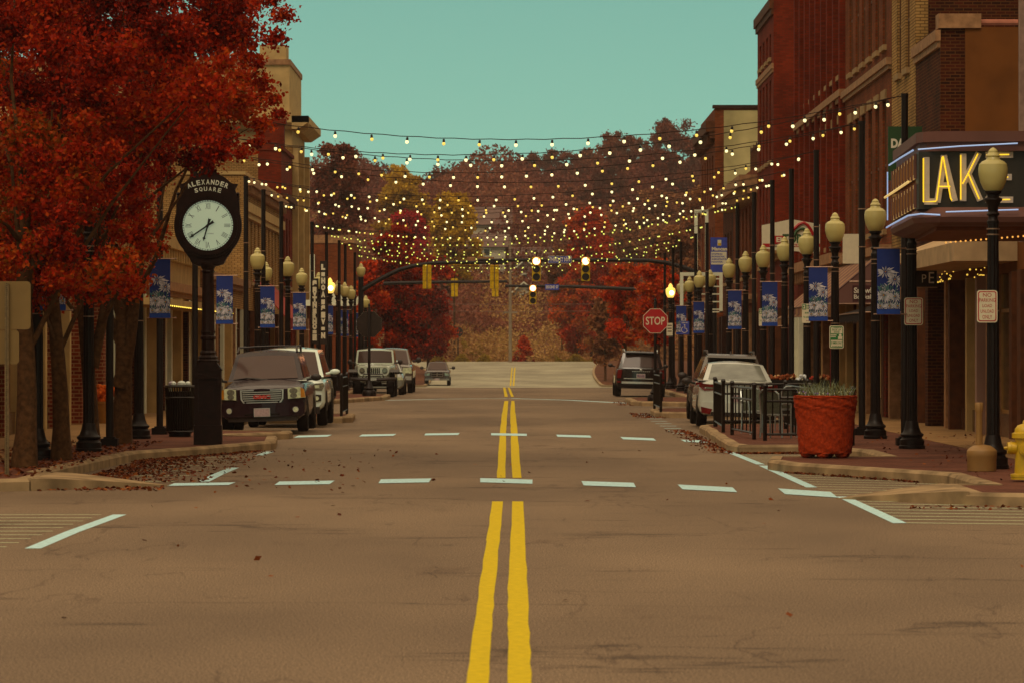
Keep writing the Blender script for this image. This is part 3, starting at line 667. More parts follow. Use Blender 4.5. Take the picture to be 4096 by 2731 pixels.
for u, v, s, lab in ((1113, 597, 49, 'pale back of a long street sign on the nearer arm'), (1135, 647, 38.5, 'pale back of a long street sign on the farther arm')):
    tag(MB().prism(rrect(-30/49, 32/49, -.12, .12, .03), 'y', 0, .01).build('street_name_sign', TRIM, loc=(XS(u-10, s), F/s-.15, HC-(v-V0)/s)), lab, 'street sign')
MB
# ---------------------------------------------------------------- post clock
DIAL = emit('lit_opal_dial', (.66, .84, .62), .18); HANDS = mat('clock_black', (.012, .008, .006), .4); LETT = mat('cream_letters', (.80, .84, .66), .5); BRN = mat('dark_oxblood_iron', (.020, .007, .005), .42, 0, 10, .35, spec=.18)
s = 128.8; Yc = F/s
clk = thing('post_clock', 'tall black post clock with white dial and ALEXANDER SQUARE lettering', 'clock', (XS(478, s), Yc, KZ), .05)
Z = lambda v: HC-(v-V0)/s-KZ
def ring(m, r0, r1, y0, y1, n=48, mi=0): # flat annulus with depth
    vs = []; 
    for r, y in ((r0, y0), (r1, y0), (r1, y1), (r0, y1)):
        for i in range(n): a = 2*pi*i/n; vs.append((r*cos(a), y, r*sin(a)))
    fs = []
    for k in range(4):
        for i in range(n): j = (i+1) % n; l = (k+1) % 4; fs.append((k*n+i, k*n+j, l*n+j, l*n+i))
    m.add(vs, fs, mi, True)
m = MB(); m.box(-.25, .25, -.25, .25, 0, Z(975)); m.box(-.23, .23, -.23, .23, Z(975), Z(960)); m.build('plinth', BRN, clk)
m = MB(); z0, z1 = Z(960), Z(848)
m.box(-.205, .205, -.205, .205, z0, z1); m.box(-.235, -.17, -.235, .235, z0, z1-.02).box(.17, .235, -.235, .235, z0, z1-.02)
m.box(-.17, .17, -.235, -.2, z0, z0+.14).box(-.17, .17, -.235, -.2, z1-.16, z1-.02).box(-.1, .1, -.215, -.2, z0+.22, z1-.3)
m.prism([(-.25, z1-.02), (.25, z1-.02), (.25, z1+.0), (.15, z1+.14), (-.15, z1+.14), (-.25, z1+.0)], 'y', -.25, .25)
m.build('pedestal', BRN, clk)
m = MB(); q = Z(822)
m.lathe([(.19, z1+.12), (.2, z1+.16), (.17, z1+.19), (.18, z1+.22), (.14, z1+.26), (.15, z1+.3), (.12, z1+.34), (.115, z1+.52), (.135, z1+.54), (.135, z1+.58), (.115, z1+.6), (.115, z1+.62), (.13, z1+.66), (.118, z1+.7), (.1, Z(628)), (.12, Z(624)), (.1, Z(620)), (.14, Z(612)), (.175, Z(608)), (.175, Z(604))], 20, flute=.05)
m.box(-.2, .2, -.14, .14, Z(606), Z(592)); m.build('column', BRN, clk, sharp=25)
zc = Z(519); hd = thing('clock_head', '', '', (0, 0, 0)); 
for k_ in ('label', 'category'): del hd[k_]
hd.parent = clk
m = MB(); N = 60
m.prism([(.6*cos(2*pi*i/N), zc+.6*sin(2*pi*i/N)*1.03) for i in range(N)], 'y', -.14, .14)
# cradle and hat outline
hat = [(-.57, zc+.1), (-.56, zc+.40), (-.52, zc+.52), (-.48, zc+.645), (-.5, zc+.68), (-.53, zc+.74), (-.47, zc+.74), (-.41, zc+.76), (-.35, zc+.815), (-.29, zc+.865), (-.23, zc+.89), (-.18, zc+.93), (-.14, zc+.98), (-.09, zc+1.05), (-.12, zc+1.09), (-.08, zc+1.13), (0, zc+1.15), (.07, zc+1.12), (.1, zc+1.05), (.13, zc+.98),
       (.18, zc+.93), (.23, zc+.89), (.29, zc+.865), (.35, zc+.815), (.41, zc+.76), (.47, zc+.74), (.53, zc+.74), (.5, zc+.68), (.48, zc+.645), (.52, zc+.52), (.56, zc+.40), (.57, zc+.1)]
m.prism(hat, 'y', -.12, .12)
m.prism([(-.5, zc-.3), (-.42, zc-.46), (-.33, zc-.58), (-.28, zc-.68), (-.17, zc-.72), (.17, zc-.72), (.28, zc-.68), (.33, zc-.58), (.42, zc-.46), (.5, zc-.3)], 'y', -.12, .12)
for i in range(10):
    a = 1.05-i*.19
    for sg in (-1, 1): m.ball(sg*.53*(1+.0), 0, zc+.56-i*.045, .035, .1, .035, 6, 4)
m.build('casing', BRN, hd)
m = MB()
for r0, r1, y0, y1 in ((.448, .50, -.175, -.14), (.50, .53, -.19, -.14), (.53, .575, -.165, -.14)): ring(m, r0, r1, y0, y1)
m.map(lambda x, y, z: (x, y, z+zc)); m.build('bezel', BRN, hd)
m = MB(); m.prism([(.45*cos(2*pi*i/N), zc+.45*sin(2*pi*i/N)) for i in range(N)], 'y', -.15, -.141)
m.build('dial', DIAL, hd)
m = MB()
for i in range(60):
    a = 2*pi*i/60; r0, r1 = .425, .45; w = .006 if i % 5 else .014
    m.add([(r*sin(a)+sg*w/2*cos(a), -.153, zc+r*cos(a)-sg*w/2*sin(a)) for r, sg in ((r0, -1), (r0, 1), (r1, 1), (r1, -1))], [(0, 1, 2, 3)])
for r in (.424, .449): ring_ = MB(); ring(ring_, r, r+.0035, -.1535, -.152); ring_.map(lambda x, y, z: (x, y, z+zc)); o_ = len(m.v); m.v += ring_.v; m.f += [tuple(i+o_ for i in f) for f in ring_.f]; m.m += ring_.m; m.s += ring_.s
for i, t_ in enumerate(['XII', 'I', 'II', 'III', 'IIII', 'V', 'VI', 'VII', 'VIII', 'IX', 'X', 'XI']):
    a = 2*pi*i/12; wd = {'I': .012, 'II': .032, 'III': .052, 'IIII': .072, 'V': .05, 'VI': .065, 'VII': .085, 'VIII': .1, 'IX': .065, 'X': .05, 'XI': .065, 'XII': .082}[t_]
    cx, cz = .345*sin(a), zc+.345*cos(a); m.text(t_, cx-wd/2, cx+wd/2, cz-.055, cz+.055, -.1535, 0, rot=-a, bold=-.01 if len(t_) > 1 else .0)
m.text('LIGHTING', .0, .1, zc-.155, zc-.135, -.153, 0, bold=0)
m.build('numerals', HANDS, hd)
def hand(a, l, tail, w, y):
    q = MB(); d = (sin(a), cos(a)); n_ = (cos(a), -sin(a)); L = [(-tail, w*.9), (-tail-.03, w*.5), (-tail-.0, w), (-.02, w*.55), (.0, w*.9), (.05, w*.5), (l*.75, w*.45), (l*.83, w*1.1), (l*.88, w*.5), (l, .002)]
    pts = [(d[0]*t+n_[0]*ww, zc+d[1]*t+n_[1]*ww) for t, ww in L]+[(d[0]*t-n_[0]*ww, zc+d[1]*t-n_[1]*ww) for t, ww in reversed(L)]
    q.prism(pts, 'y', y-.008, y); q.build('hand', HANDS, hd)
hand(R_(236), .4, .12, .026, -.165); hand(R_(196), .29, .12, .026, -.175)
m = MB()
for word, rad, z_, hh, ww, sp_ in (('ALEXANDER', .86, zc-.085, .090, .064, .084), ('SQUARE', .80, zc-.15, .080, .060, .082)):
    n_ = len(word)
    for i, c in enumerate(word):
        a = (i-(n_-1)/2)*sp_/rad*1.02; m.text(c, rad*sin(a)-ww/2, rad*sin(a)+ww/2, z_+rad*cos(a)-hh/2, z_+rad*cos(a)+hh/2, -.124, 0, rot=-a, bold=.035)
m.build('lettering', LETT, hd)

# ---------------------------------------------------------------- bins
PLAST = [mat('litter_white', (.75, .8, .72), .5), mat('litter_orange', (.6, .12, .03), .5), mat('litter_mauve', (.4, .33, .4), .5)]
def bin_(x, y, h, r, lab, litter):
    t = thing('litter_bin', lab, 'litter bin', (x, y, KZ), 0, 'slatted black litter bins')
    m = MB(); m.lathe([(r*.86, .06), (r*.9, .1), (r*.97, h*.9)], 20); m.build('liner', BLACK, t)
    m = MB()
    for i in range(34):
        a = 2*pi*i/34; m.tube([(r*.93*cos(a), r*.93*sin(a), .08), (r*cos(a), r*sin(a), h*.9), (r*1.08*cos(a), r*1.08*sin(a), h)], .013, 4)
    for z, k in ((.1, .95), (h*.78, 1.01), (h, 1.1)): m.lathe([(r*k, z-.02), (r*k+.015, z), (r*k, z+.02)], 24)
    m.build('slats', BLACK2, t)
    MB().lathe([(r*.8, 0), (r*.8, .06)], 16).build('foot', BLACK, t)
    for i in range(litter):
        a = i*1.3; o = MB().ball(0, 0, 0, random.uniform(.05, .09), random.uniform(.05, .08), random.uniform(.04, .07), 8, 5).build('litter', PLAST[i % 3 if i != 1 else 0], loc=(x+r*.6*cos(a), y-r*.4*abs(sin(a)), KZ+h+.05))
        tag(o, 'crumpled %s piece of litter %s' % (['white', 'pale', 'mauve', 'white', 'orange', 'grey'][i % 6], 'on top of the near bin, number %s from the left' % ['one', 'two', 'three', 'four', 'five', 'six'][i]), 'litter', 'litter heaped on the near bin')
s = 118; bin_(XS(413, s), F/s, (998-883)/s, .27, 'black slatted litter bin heaped with rubbish beside the post clock', 4)
bin_(XS(752, 68), F/68, 1.03, .3, 'distant black litter bin behind the white vehicle on the left', 0)

# ---------------------------------------------------------------- planter, receptacle, hydrant
TERR = mat('rough_terracotta', D(172, 58, 20, .92), .85, 0, 22, .35, .6, detail=9)
s = 148.; px, py = XS(1902, s), F/s+.5
pt_ = thing('planter', 'large round rough orange-red planter filled with grasses and small flowers', 'planter', (px, py, KZ))
rd = random.Random(5)
prof = [(.40, .05), (.415, .12), (.43, .3), (.455, .6), (.475, .76), (.49, .82), (.495, .93), (.498, .955), (.485, .975), (.455, .97), (.44, .9)]
m = MB(); N = 64
def pr(i, k, r): 
    a = 2*pi*i/N; 
    return r+.007*sin(a*7+k*1.3)+.005*sin(a*13-k*2.1)+rd.uniform(-.003, .003)
vs = []; P2 = []
for k in range(len(prof)-1):
    for q in range(4): t_ = q/4; P2.append((prof[k][0]+(prof[k+1][0]-prof[k][0])*t_, prof[k][1]+(prof[k+1][1]-prof[k][1])*t_))
P2.append(prof[-1])
for k, (r, z) in enumerate(P2):
    for i in range(N): a = 2*pi*i/N; rr = pr(i, k, r); vs.append((rr*cos(a), rr*sin(a), z if k else z+.035*abs(sin(a*3))))
fs = [(k*N+i, k*N+(i+1) % N, (k+1)*N+(i+1) % N, (k+1)*N+i) for k in range(len(P2)-1) for i in range(N)]+[tuple(range(N))]
m.add(vs, fs, 0, True)
for i in range(6): a = i*pi/3+.3; m.ball(.31*cos(a), .31*sin(a), .05, .1, .1, .06, 10, 6)
m.build('pot', TERR, pt_, sharp=60)
MB().lathe([(.45, .9), (.3, .93), (.0, .94)], 20).build('soil', EARTH, pt_)
GR = [mat('blue_grey_grass', D(128, 138, 112, 1.1), .7, 0, 9, .2), mat('green_grass', D(96, 92, 44, 1.1), .7, 0, 9, .2), mat('lilac_flower', D(140, 120, 170, 1.2), .7), mat('pale_flower', D(190, 190, 150, 1.2), .7)]
m = MB(); 
for i in range(430):
    a = rd.uniform(0, 2*pi); r = .42*math.sqrt(rd.random()); b = (r*cos(a), r*sin(a), .93); l = rd.uniform(.08, .34)*(1.1 if rd.random() < .3 else .8); an = rd.uniform(0, 2*pi); ln = rd.uniform(.1, .9)*l
    if rd.random() < .03: l, ln = .3, .33
    p1 = (b[0]+ln*.35*cos(an), b[1]+ln*.35*sin(an), b[2]+l*.6); p2 = (b[0]+ln*cos(an), b[1]+ln*sin(an), b[2]+l*(.95 if ln < .2 else .7)); w = .004
    mi = 0 if rd.random() < .62 else 1
    m.add([(b[0]-w, b[1], b[2]), (b[0]+w, b[1], b[2]), (p1[0]+w, p1[1], p1[2]), (p2[0], p2[1], p2[2]), (p1[0]-w, p1[1], p1[2])], [(0, 1, 2, 4), (4, 2, 3)], mi)
m.build('grass_tuft', GR[:2], pt_)
m = MB()
for i in range(260):
    a = rd.uniform(0, 2*pi); r = .44*math.sqrt(rd.random()); m.ball(r*cos(a), r*sin(a), .95+rd.uniform(0, .09), rd.uniform(.008, .018), n=5, m=3, mi=rd.choice([0, 0, 1, 2, 3, 3]))
m.build('flowers', [GR[1], GR[0], GR[2], GR[3]], pt_)

SAND = mat('tan_plastic', D(146, 108, 58, 1.1), .5, 0, 5, .1)
s = 165; t = thing('cigarette_receptacle', 'tan ash receptacle with a wide drum base and thin neck before the near lamp post', 'ash bin', (XS(2255, s)*1., F/s, KZ))
k_ = 1/s
m = MB(); m.lathe([(33*k_, 0), (33.5*k_, 2*k_), (34*k_, 32*k_), (35*k_, 34*k_), (34.5*k_, 46*k_), (34*k_, 47*k_)], 28); m.build('drum', SAND, t)
m = MB(); m.lathe([(34*k_, 47*k_), (28*k_, 53*k_), (20*k_, 58*k_), (8*k_, 60*k_), (8*k_, 61*k_)], 28); m.build('lid', SAND, t)
m = MB(); m.lathe([(8*k_, 60*k_), (7.5*k_, 134*k_), (9.5*k_, 138*k_), (10*k_, 154*k_), (8.5*k_, 157*k_)], 8); m.build('neck', SAND, t, (-6*k_, 0, 0))
HYD = mat('hydrant_yellow', (.60, .37, .008), .4, 0, 6, .15)
s = 179; k_ = 1/s; t = thing('fire_hydrant', 'yellow fire hydrant cut off by the right picture edge', 'fire hydrant', (XS(2352, s), F/s, KZ))
m = MB(); m.lathe([(30*k_, 4*k_), (30*k_, 10*k_), (31*k_, 10*k_), (31*k_, 16*k_), (22*k_, 18*k_), (20*k_, 60*k_), (21*k_, 98*k_), (28*k_, 99*k_), (28*k_, 110*k_), (22*k_, 112*k_), (21*k_, 120*k_), (15*k_, 128*k_), (6*k_, 131*k_)], 24); m.build('barrel', HYD, t)
m = MB(); m.lathe([(4*k_, 130*k_), (3*k_, 137*k_), (1*k_, 140*k_)], 5); m.build('operating_nut', HYD, t)
def xc(m, x0, x1, r0, r1, z, n=16, mi=0): m.grid(lambda a, b: (x0+(x1-x0)*b, (r0+(r1-r0)*b)*cos(2*pi*a), z+(r0+(r1-r0)*b)*sin(2*pi*a)), n, 1, mi); 
for sg in (-1, 1):
    m = MB(); z = 76*k_; xc(m, sg*18*k_, sg*30*k_, 14*k_, 14*k_, z); xc(m, sg*30*k_, sg*31*k_, 16*k_, 16*k_, z); xc(m, sg*31*k_, sg*38*k_, 14*k_, 13*k_, z); xc(m, sg*38*k_, sg*38.01*k_, 13*k_, 3*k_, z); xc(m, sg*38*k_, sg*46*k_, 3.5*k_, 3*k_, z); xc(m, sg*46*k_, sg*46.01*k_, 3*k_, 0, z)
    m.build('outlet', HYD, t)
m = MB(); N = 18
for r, d0, d1 in ((15, 18, 30), (11, 30, 33), (4, 33, 38)): m.prism([(r*k_*cos(2*pi*i/N), 74*k_+r*k_*sin(2*pi*i/N)) for i in range(N)], 'y', -d1*k_, -d0*k_)
m.build('outlet', HYD, t)

# ---------------------------------------------------------------- patio railing, chairs, table
def rail(pts, lab, h=1.0, n=None):
    m0 = pts[0]; t = thing('patio_railing', lab, 'railing', (m0[0], m0[1], KZ)); m = MB(); mp = MB()
    for a, b in zip(pts[:-1], pts[1:]):
        ax, ay = a[0]-m0[0], a[1]-m0[1]; bx, by = b[0]-m0[0], b[1]-m0[1]; L = math.hypot(bx-ax, by-ay); k = max(2, int(L/.125)) if n is None else n
        for z in (.12, h*.72, h*.93): m.tube([(ax, ay, z), (bx, by, z)], .023, 4, sm=False)
        for i in range(1, k): q = i/k; x, y = ax+(bx-ax)*q, ay+(by-ay)*q; m.tube([(x, y, .12), (x, y, h*.93)], .0135, 4, sm=False)
        for x, y in ((ax, ay), (bx, by))[(0 if a is pts[0] else 1):]: mp = MB(); mp.tube([(x, y, 0), (x, y, h*.98)], .042, 6, sm=False); mp.ball(x, y, h, .05, n=6, m=4); mp.build('post', BLACK2, t)
    m.build('rails', BLACK2, t)
def gz(u, v): x, y = G(u, v, KZ); return (x, y)
rail([gz(1757, 1011), gz(1862, 1011)], 'black patio rail section facing the camera beside the orange planter', 1.02)
rail([(4.52, 69.6), (4.33, 73.4)], 'short black patio rail section at the kerb, nearer of the two seen end-on', 1.03, 6)
rail([(4.28, 75.6), (4.42, 81.3)], 'black patio rail section at the kerb beside the pale saloon tail lamp', 1.05, 7)
rail([(4.45, 81.5), (6.5, 81.9)], 'black patio rail crossing behind the metal chairs at the far end', 1.0)
rail([gz(1958, 1022), (5.75, 72), (5.8, 79)], 'black patio rail on the shop side right of the orange planter', 1.0)
rail([(4.0, 100.6), (4.02, 105.8)], 'black railing seen edge-on beside the grey estate car on the right', 1.05, 9)
rail([(-4.35, 93.4), (-4.4, 97.6)], 'black railing seen edge-on behind the white vehicle on the left', 1.05)
ALU = mat('chair_aluminium', (.42, .46, .44), .3, .75, 12, .2); MESHM = mat('grey_green_perforated', (.10, .11, .075), .5, .3, 60, .5)
def chair(x, y, rz, lab):
    t = thing('patio_chair', lab, 'chair', (x, y, KZ), rz, 'metal patio chairs'); 
    MB().prism(rrect(-.22, .22, -.2, .2, .06), 'z', .43, .46).build('seat', ALU, t)
    m = MB(); m.grid(lambda a, b: (-.2+.4*a, .2+.1*b+.03*cos(pi*(a-.5)), .47+.42*b), 6, 4); m.build('backrest', MESHM, t)
    m = MB(); m.tube([(-.23, .22, .02), (-.22, .2, .46), (-.2, .31, .84), (-.13, .34, .92), (.13, .34, .92), (.2, .31, .84), (.22, .2, .46), (.23, .22, .02)], .018, 6); m.build('back_frame', ALU, t)
    for sg in (-1, 1): MB().tube([(sg*.22, -.2, 0), (sg*.22, -.18, .44), (sg*.24, -.16, .65), (sg*.24, .24, .66)], .017, 6).build('armrest_leg', ALU, t)
    return t
chair(5.0, 70.5, R_(150), 'silver metal chair with perforated back, nearest inside the patio railing')
chair(5.75, 71.3, R_(205), 'silver metal chair with a white slatted seat beside the planter')
chair(4.85, 74.0, R_(20), 'silver metal chair with perforated back, second one behind the patio railing')
chair(5.7, 77, R_(190), 'silver metal chair farthest back inside the patio railing')
t = thing('patio_table', 'dark round patio table inside the railing', 'table', (5.5, 73.1, KZ))
MB().lathe([(.42, .72), (.44, .73), (.44, .75), (.42, .76)], 24).build('tabletop', BLACK2, t); MB().lathe([(.25, 0), (.24, .03), (.03, .06), (.03, .72)], 14).build('pedestal', BLACK2, t)
FL = [mat('rust_leaf_cluster', D(120, 60, 30, 1.2), .8), mat('tan_leaf_cluster', D(200, 160, 110, 1.2), .8), mat('white_flower_cluster', (.72, .76, .76), .7), mat('red_flower_cluster', D(170, 60, 40, 1.2), .7)]
s = 98; bx = thing('planter_box', 'dark long planter box of dried flowers behind the patio railing', 'planter', (XS(1832, s), F/s, KZ))
MB().box(-.75, .75, -.14, .14, .72, .98).box(-.75, -.68, -.12, .12, 0, .72).box(.68, .75, -.12, .12, 0, .72).build('box', BLACK2, bx)
m = MB()
for i in range(90):
    x = rd.uniform(-.72, .72); mi = 2 if -.0 < x < .22 else 3 if .22 < x < .42 else rd.choice([0, 1, 0]); m.ball(x, rd.uniform(-.1, .1), .98+rd.uniform(0, .12), rd.uniform(.02, .06), None, rd.uniform(.02, .05), 5, 4, mi)
m.build('flowers', FL, bx)
# utility pole far away
s = 20.5; t = thing('utility_pole', 'tall grey utility pole with crossarms in the gap beyond the road', 'utility pole', (XS(1172, s), F/s, .45))
UP = mat('weathered_pole_wood', D(128, 112, 92, 1.1), .8, 0, 3, .2)
MB().lathe([(.2, 0), (.17, 6), (.12, (V0-545)/s+1.4)], 10).build('shaft', UP, t)
for v, w in ((718, 16), (562, 15), (600, 13)): z = HC-(v-V0)/s-.45; MB().box(-w/s, w/s, -.1, .05, z-.09, z+.09).build('crossarm', UP, t)
WR = mat('overhead_wire', D(120, 90, 80, 1), .6)
for k, (v, dz) in enumerate(((716, 0), (700, .9))):
    z = HC-(v-V0)/s; m = MB(); m.tube([(-45+i*9-XS(1172, s), 0, z+1.6*((i-5)/5)**2) for i in range(11)], .025, 4)
    tag(m.build('overhead_wire', WR, loc=(XS(1172, s), F/s, 0)), ['thin cable strung from the lower crossarm of the grey pole', 'thin cable strung just above the lower crossarm'][k], 'cable')
# ---------------------------------------------------------------- buildings
SASH = mat('brown_window_frame', D(92, 58, 34, 1.1), .6, 0, 8, .2); SASHW = mat('cream_window_frame', D(168, 140, 96, 1.1), .6, 0, 8, .15)
SILL = mat('stone_sill', D(150, 120, 82, 1.1), .8, 0, 5, .2); ROOFM = mat('dark_roof', D(60, 38, 28, 1), .9, 0, 3, .2)
PAINT_RED = mat('red_paint', D(128, 8, 6, 1.2), .6, 0, 3, .15); BROWNW = mat('brown_wood', D(84, 46, 22, 1.1), .7, 0, 5, .35); DARKW = mat('dark_wood', D(50, 24, 12, 1.0), .7, 0, 5, .35)
OCHRE = mat('ochre_paint', D(140, 92, 36, 1.15), .7, 0, 5, .2); PALEW = mat('pale_mauve_door', D(150, 118, 104, 1.15), .6, 0, 2, .08); GRAN = mat('polished_granite', D(72, 44, 26, 1.1), .25, 0, 22, .5)
DKGRN = mat('dark_green_paint', D(40, 40, 18, 1.1), .6, 0, 5, .2); WHT = mat('white_paint', D(206, 206, 180, 1.2), .6, 0, 4, .1); PEEL = mat('peeling_cream_render', D(172, 156, 108, 1.2), .9, 0, .55, .42)
def building(name, label, side, y0, y1, H, wallm, x=None, depth=11, rows=(), cornice=None, par=None, store=None, seed=1, wy=.0, sash=SASH, mats=None, coping=None, win_set=None):
    """rows: (z0,z1,n,w[,arch]) of windows along the facade"""
    X = x if x is not None else (9.5 if side > 0 else -10.0); sg = side
    t = thing(name, label, 'building', (X, y0, 0)); rd = random.Random(seed)
    L = y1-y0; wl = MB()
    zs = 3.6 if store else 0
    # facade wall with real openings: built from vertical piers and spandrels
    ops = []
    for r in rows:
        z0, z1, n, w = r[:4]; m0 = r[4] if len(r) > 4 else .8
        for i in range(n):
            c = m0+(L-2*m0)*(i+.5)/n; ops.append((c-w/2, c+w/2, z0, z1))
    ys = sorted(set([0, L]+[o[0] for o in ops]+[o[1] for o in ops])); T = .3
    for a, b in zip(ys[:-1], ys[1:]):
        if b-a < 1e-4: continue
        cut = sorted([(o[2], o[3]) for o in ops if o[0] <= a+1e-6 and o[1] >= b-1e-6]); z = zs
        for c0, c1 in cut:
            if c0 > z+.001: wl.box(0, sg*T, a, b, z, c0)
            z = c1
        wl.box(0, sg*T, a, b, z, H)
    wl.box(sg*T, sg*depth, 0, .35, 0, H).box(sg*T, sg*depth, L-.35, L, 0, H).box(sg*(depth-.3), sg*depth, .35, L-.35, 0, H)
    if store: wl.box(0, sg*T, 0, L, 3.3, 3.6)
    wl.build('wall', wallm, t)
    MB().box(sg*T, sg*(depth-.3), .35, L-.35, H-.6, H-.5).build('roof', ROOFM, t)
    for k, (a, b, z0, z1) in enumerate(ops):
        m = MB(); f = .06
        m.box(sg*.06, sg*.14, a, a+f, z0, z1).box(sg*.06, sg*.14, b-f, b, z0, z1).box(sg*.06, sg*.14, a+f, b-f, z1-f, z1).box(sg*.06, sg*.14, a+f, b-f, z0, z0+f).box(sg*.05, sg*.13, a+f, b-f, (z0+z1)/2-.03, (z0+z1)/2+.03)
        w = m.build('window', sash, t); MB().box(sg*.12, sg*.16, a+f, b-f, z0+f, z1-f).build('pane', GLASSW, w)
        MB().box(-sg*.09, sg*.05, a-.1, b+.1, z0-.14, z0).build('sill', SILL, w)
        if win_set == 'lintel': MB().box(-sg*.05, sg*.0, a-.1, b+.1, z1, z1+.26).build('lintel', SILL, w)
    if cornice:
        for z, pr, hh, cm in cornice:
            m = MB(); m.box(-sg*pr, sg*.0, -.05, L+.05, z, z+hh); m.box(-sg*pr*.55, 0, 0, L, z-hh*.6, z)
            if pr > .3:
                for i in range(int(L/.8)): m.box(-sg*pr*.8, 0, .3+i*.8, .48+i*.8, z-hh*1.1, z)
            m.build('cornice', cm, t)
    if coping: MB().box(-sg*.06, sg*(depth+.05), -.06, .42, H, H+.12).box(-sg*.06, sg*.42, .42, L, H, H+.12).build('coping', coping, t)
    if store: storefront(t, sg, L, store, rd)
    return t
def storefront(t, sg, L, spec, rd):
    """spec: list of (width, kind, protrusion, material)"""
    tot = sum(s[0] for s in spec); y = 0; k = L/tot; H = 3.3
    for w, kind, pr, m in spec:
        w *= k
        if kind == 'p': MB().box(-sg*pr, sg*.3, y, y+w, 0, H).build('pilaster', m, t)
        elif kind == 'g':
            MB().box(-sg*.04, sg*.3, y, y+w, 0, .6).build('stall_riser', GRAN, t)
            f = MB(); n = max(1, round(w/1.3))
            for i in range(n+1): q = y+w*i/n; f.box(sg*.05, sg*.13, q-.035, q+.035, .6, 3.3)
            f.box(sg*.05, sg*.13, y, y+w, .6, .67).box(sg*.05, sg*.13, y, y+w, 2.55, 2.62); f = f.build('shop_window', m, t)
            MB().box(sg*.09, sg*.11, y, y+w, .6, 3.3).build('pane', GLASSD, f)
            MB().box(sg*1.2, sg*1.25, y, y+w, 0, 3.3).build('display_back', DARKW, f)
        elif kind == 'd':
            MB().box(sg*.85, sg*.9, y+.05, y+w-.05, 0, 2.3).build('door', m, t); MB().box(sg*.85, sg*.9, y, y+w, 2.35, 3.3).build('transom', GLASSD, t)
            MB().box(0, sg*.85, y+w-.06, y+w+.0, 0, 3.3).build('door_reveal', m, t); MB().box(0, sg*.85, y-.0, y+.06, 0, 3.3).build('door_reveal', m, t)
        y += w
def sf(rd, L, mats, wmats):
    out = []; y = 0
    while y < L:
        out.append((rd.uniform(.25, .6), 'p', rd.uniform(.05, .32), rd.choice(mats))); w = rd.uniform(1.8, 3.2)
        out.append((w, 'g', 0, rd.choice(wmats))); out.append((rd.uniform(.2, .3), 'p', rd.uniform(.02, .18), rd.choice(mats)))
        if rd.random() < .6: out.append((1.1, 'd', 0, rd.choice(mats)))
        y += w+2
    out.append((.4, 'p', .2, rd.choice(mats))); return out
rd = random.Random(11)
PILB = brick('mortared_pillar_brick', D(128, 52, 28, 1.1), D(104, 38, 22, 1.1), D(150, 110, 72, 1.1), .24, .085, .014)
MULL = mat('brass_mullion', D(156, 112, 58, 1.2), .35, .3, 4, .2)
# right side, near to far
building('theatre_building', 'brown theatre building with pale window trim at the upper right edge', 1, 46, 69.7, 10.5, STUCCO, rows=((4.3, 6.8, 6, 1.2), (7.8, 10, 6, 1.2)), store=[(.5, 'p', .1, GRAN), (3, 'g', 0, BROWNW), (.4, 'p', .2, BROWNW), (1.1, 'd', 0, PALEW)]*4, sash=SASHW)
MAUVE = mat('mauve_window_trim', D(150, 122, 108, 1.15), .6)
wf = thing('window_surround', 'tall pale window surround projecting at the upper right picture edge', 'window frame', (9.28, 67.9, 4.2))
m = MB(); m.box(0, .12, 0, .12, -.4, 6); m.box(0, .2, -1.6, 0, 1.1, 1.22).box(0, .2, -1.6, 0, .8, .9).box(.02, .2, -1.6, 0, -.4, .8); m.build('trim', MAUVE, wf)
building('low_shop', 'low shop with dark granite base, pale door and cream canopy right of the parking signs', 1, 69.72, 82.3, 4.6, STUCCO, store=[(.35, 'p', .12, BROWNW), (2.2, 'g', 0, MULL), (.22, 'p', .22, TRIM), (1.0, 'd', 0, PALEW), (.25, 'p', .26, PALEW), (2.0, 'g', 0, MULL), (.2, 'p', .16, CREAM), (1.6, 'g', 0, MULL), (.25, 'p', .28, BROWNW), (1.0, 'd', 0, PALEW), (.3, 'p', .2, TRIM), (1.6, 'g', 0, MULL), (.5, 'p', .35, DKBR)])
building('stucco_building', 'two storey dark brick corner building with a large blank brown stucco side wall', 1, 82.4, 87.4, 9.05, DKBR, rows=((4.6, 6.4, 2, 1.1),), store=[(.5, 'p', .15, DKBR), (2, 'g', 0, DARKW), (.4, 'p', .2, BROWNW), (1.2, 'd', 0, DARKW), (.4, 'p', .2, DKBR)], cornice=[(8.7, .12, .24, TRIM)], seed=3)
ROOFT = mat('clay_coping_tile', D(150, 92, 72, 1.15), .7, 0, 6, .2)
m = MB(); m.box(.55, 10.9, -.02, -.001, 0, 9.0); w_ = m.build('stucco_face', STUCCO, loc=(9.5, 82.4, 0)); w_.parent = None
tgt = [o for o in bpy.data.objects if o.name == 'stucco_building'][0]; w_.parent = tgt; w_.location = (0, 0, 0)
m = MB()
for i in range(8): m.tube([(.9+i*1.25, .1, 9.1), (2.13+i*1.25, .1, 9.1)], .085, 8); m.tube([(2.1+i*1.25, .1, 9.1), (2.16+i*1.25, .1, 9.1)], .1, 8)
m.build('coping', ROOFT, tgt); MB().box(-.05, .9, -.08, .5, 8.98, 9.3).build('corner_cap', TRIM, tgt)
building('cream_brick_building', 'tall narrow cream brick building with dark windows above the green sign', 1, 87.5, 93, 15.5, TANB, rows=((4.8, 7.2, 2, .9), (8.6, 11, 2, .9), (12, 14, 2, .9)), store=[(.3, 'p', .2, CREAM), (1.8, 'g', 0, BROWNW), (.25, 'p', .3, TRIM), (1, 'd', 0, BROWNW), (.4, 'p', .2, RED)], seed=4)
bc = [o for o in bpy.data.objects if o.name == 'cream_brick_building'][0]; MB().box(.3, 11.02, -.03, -.002, 9.05, 15.5).build('side_wall', DKBR, bc)
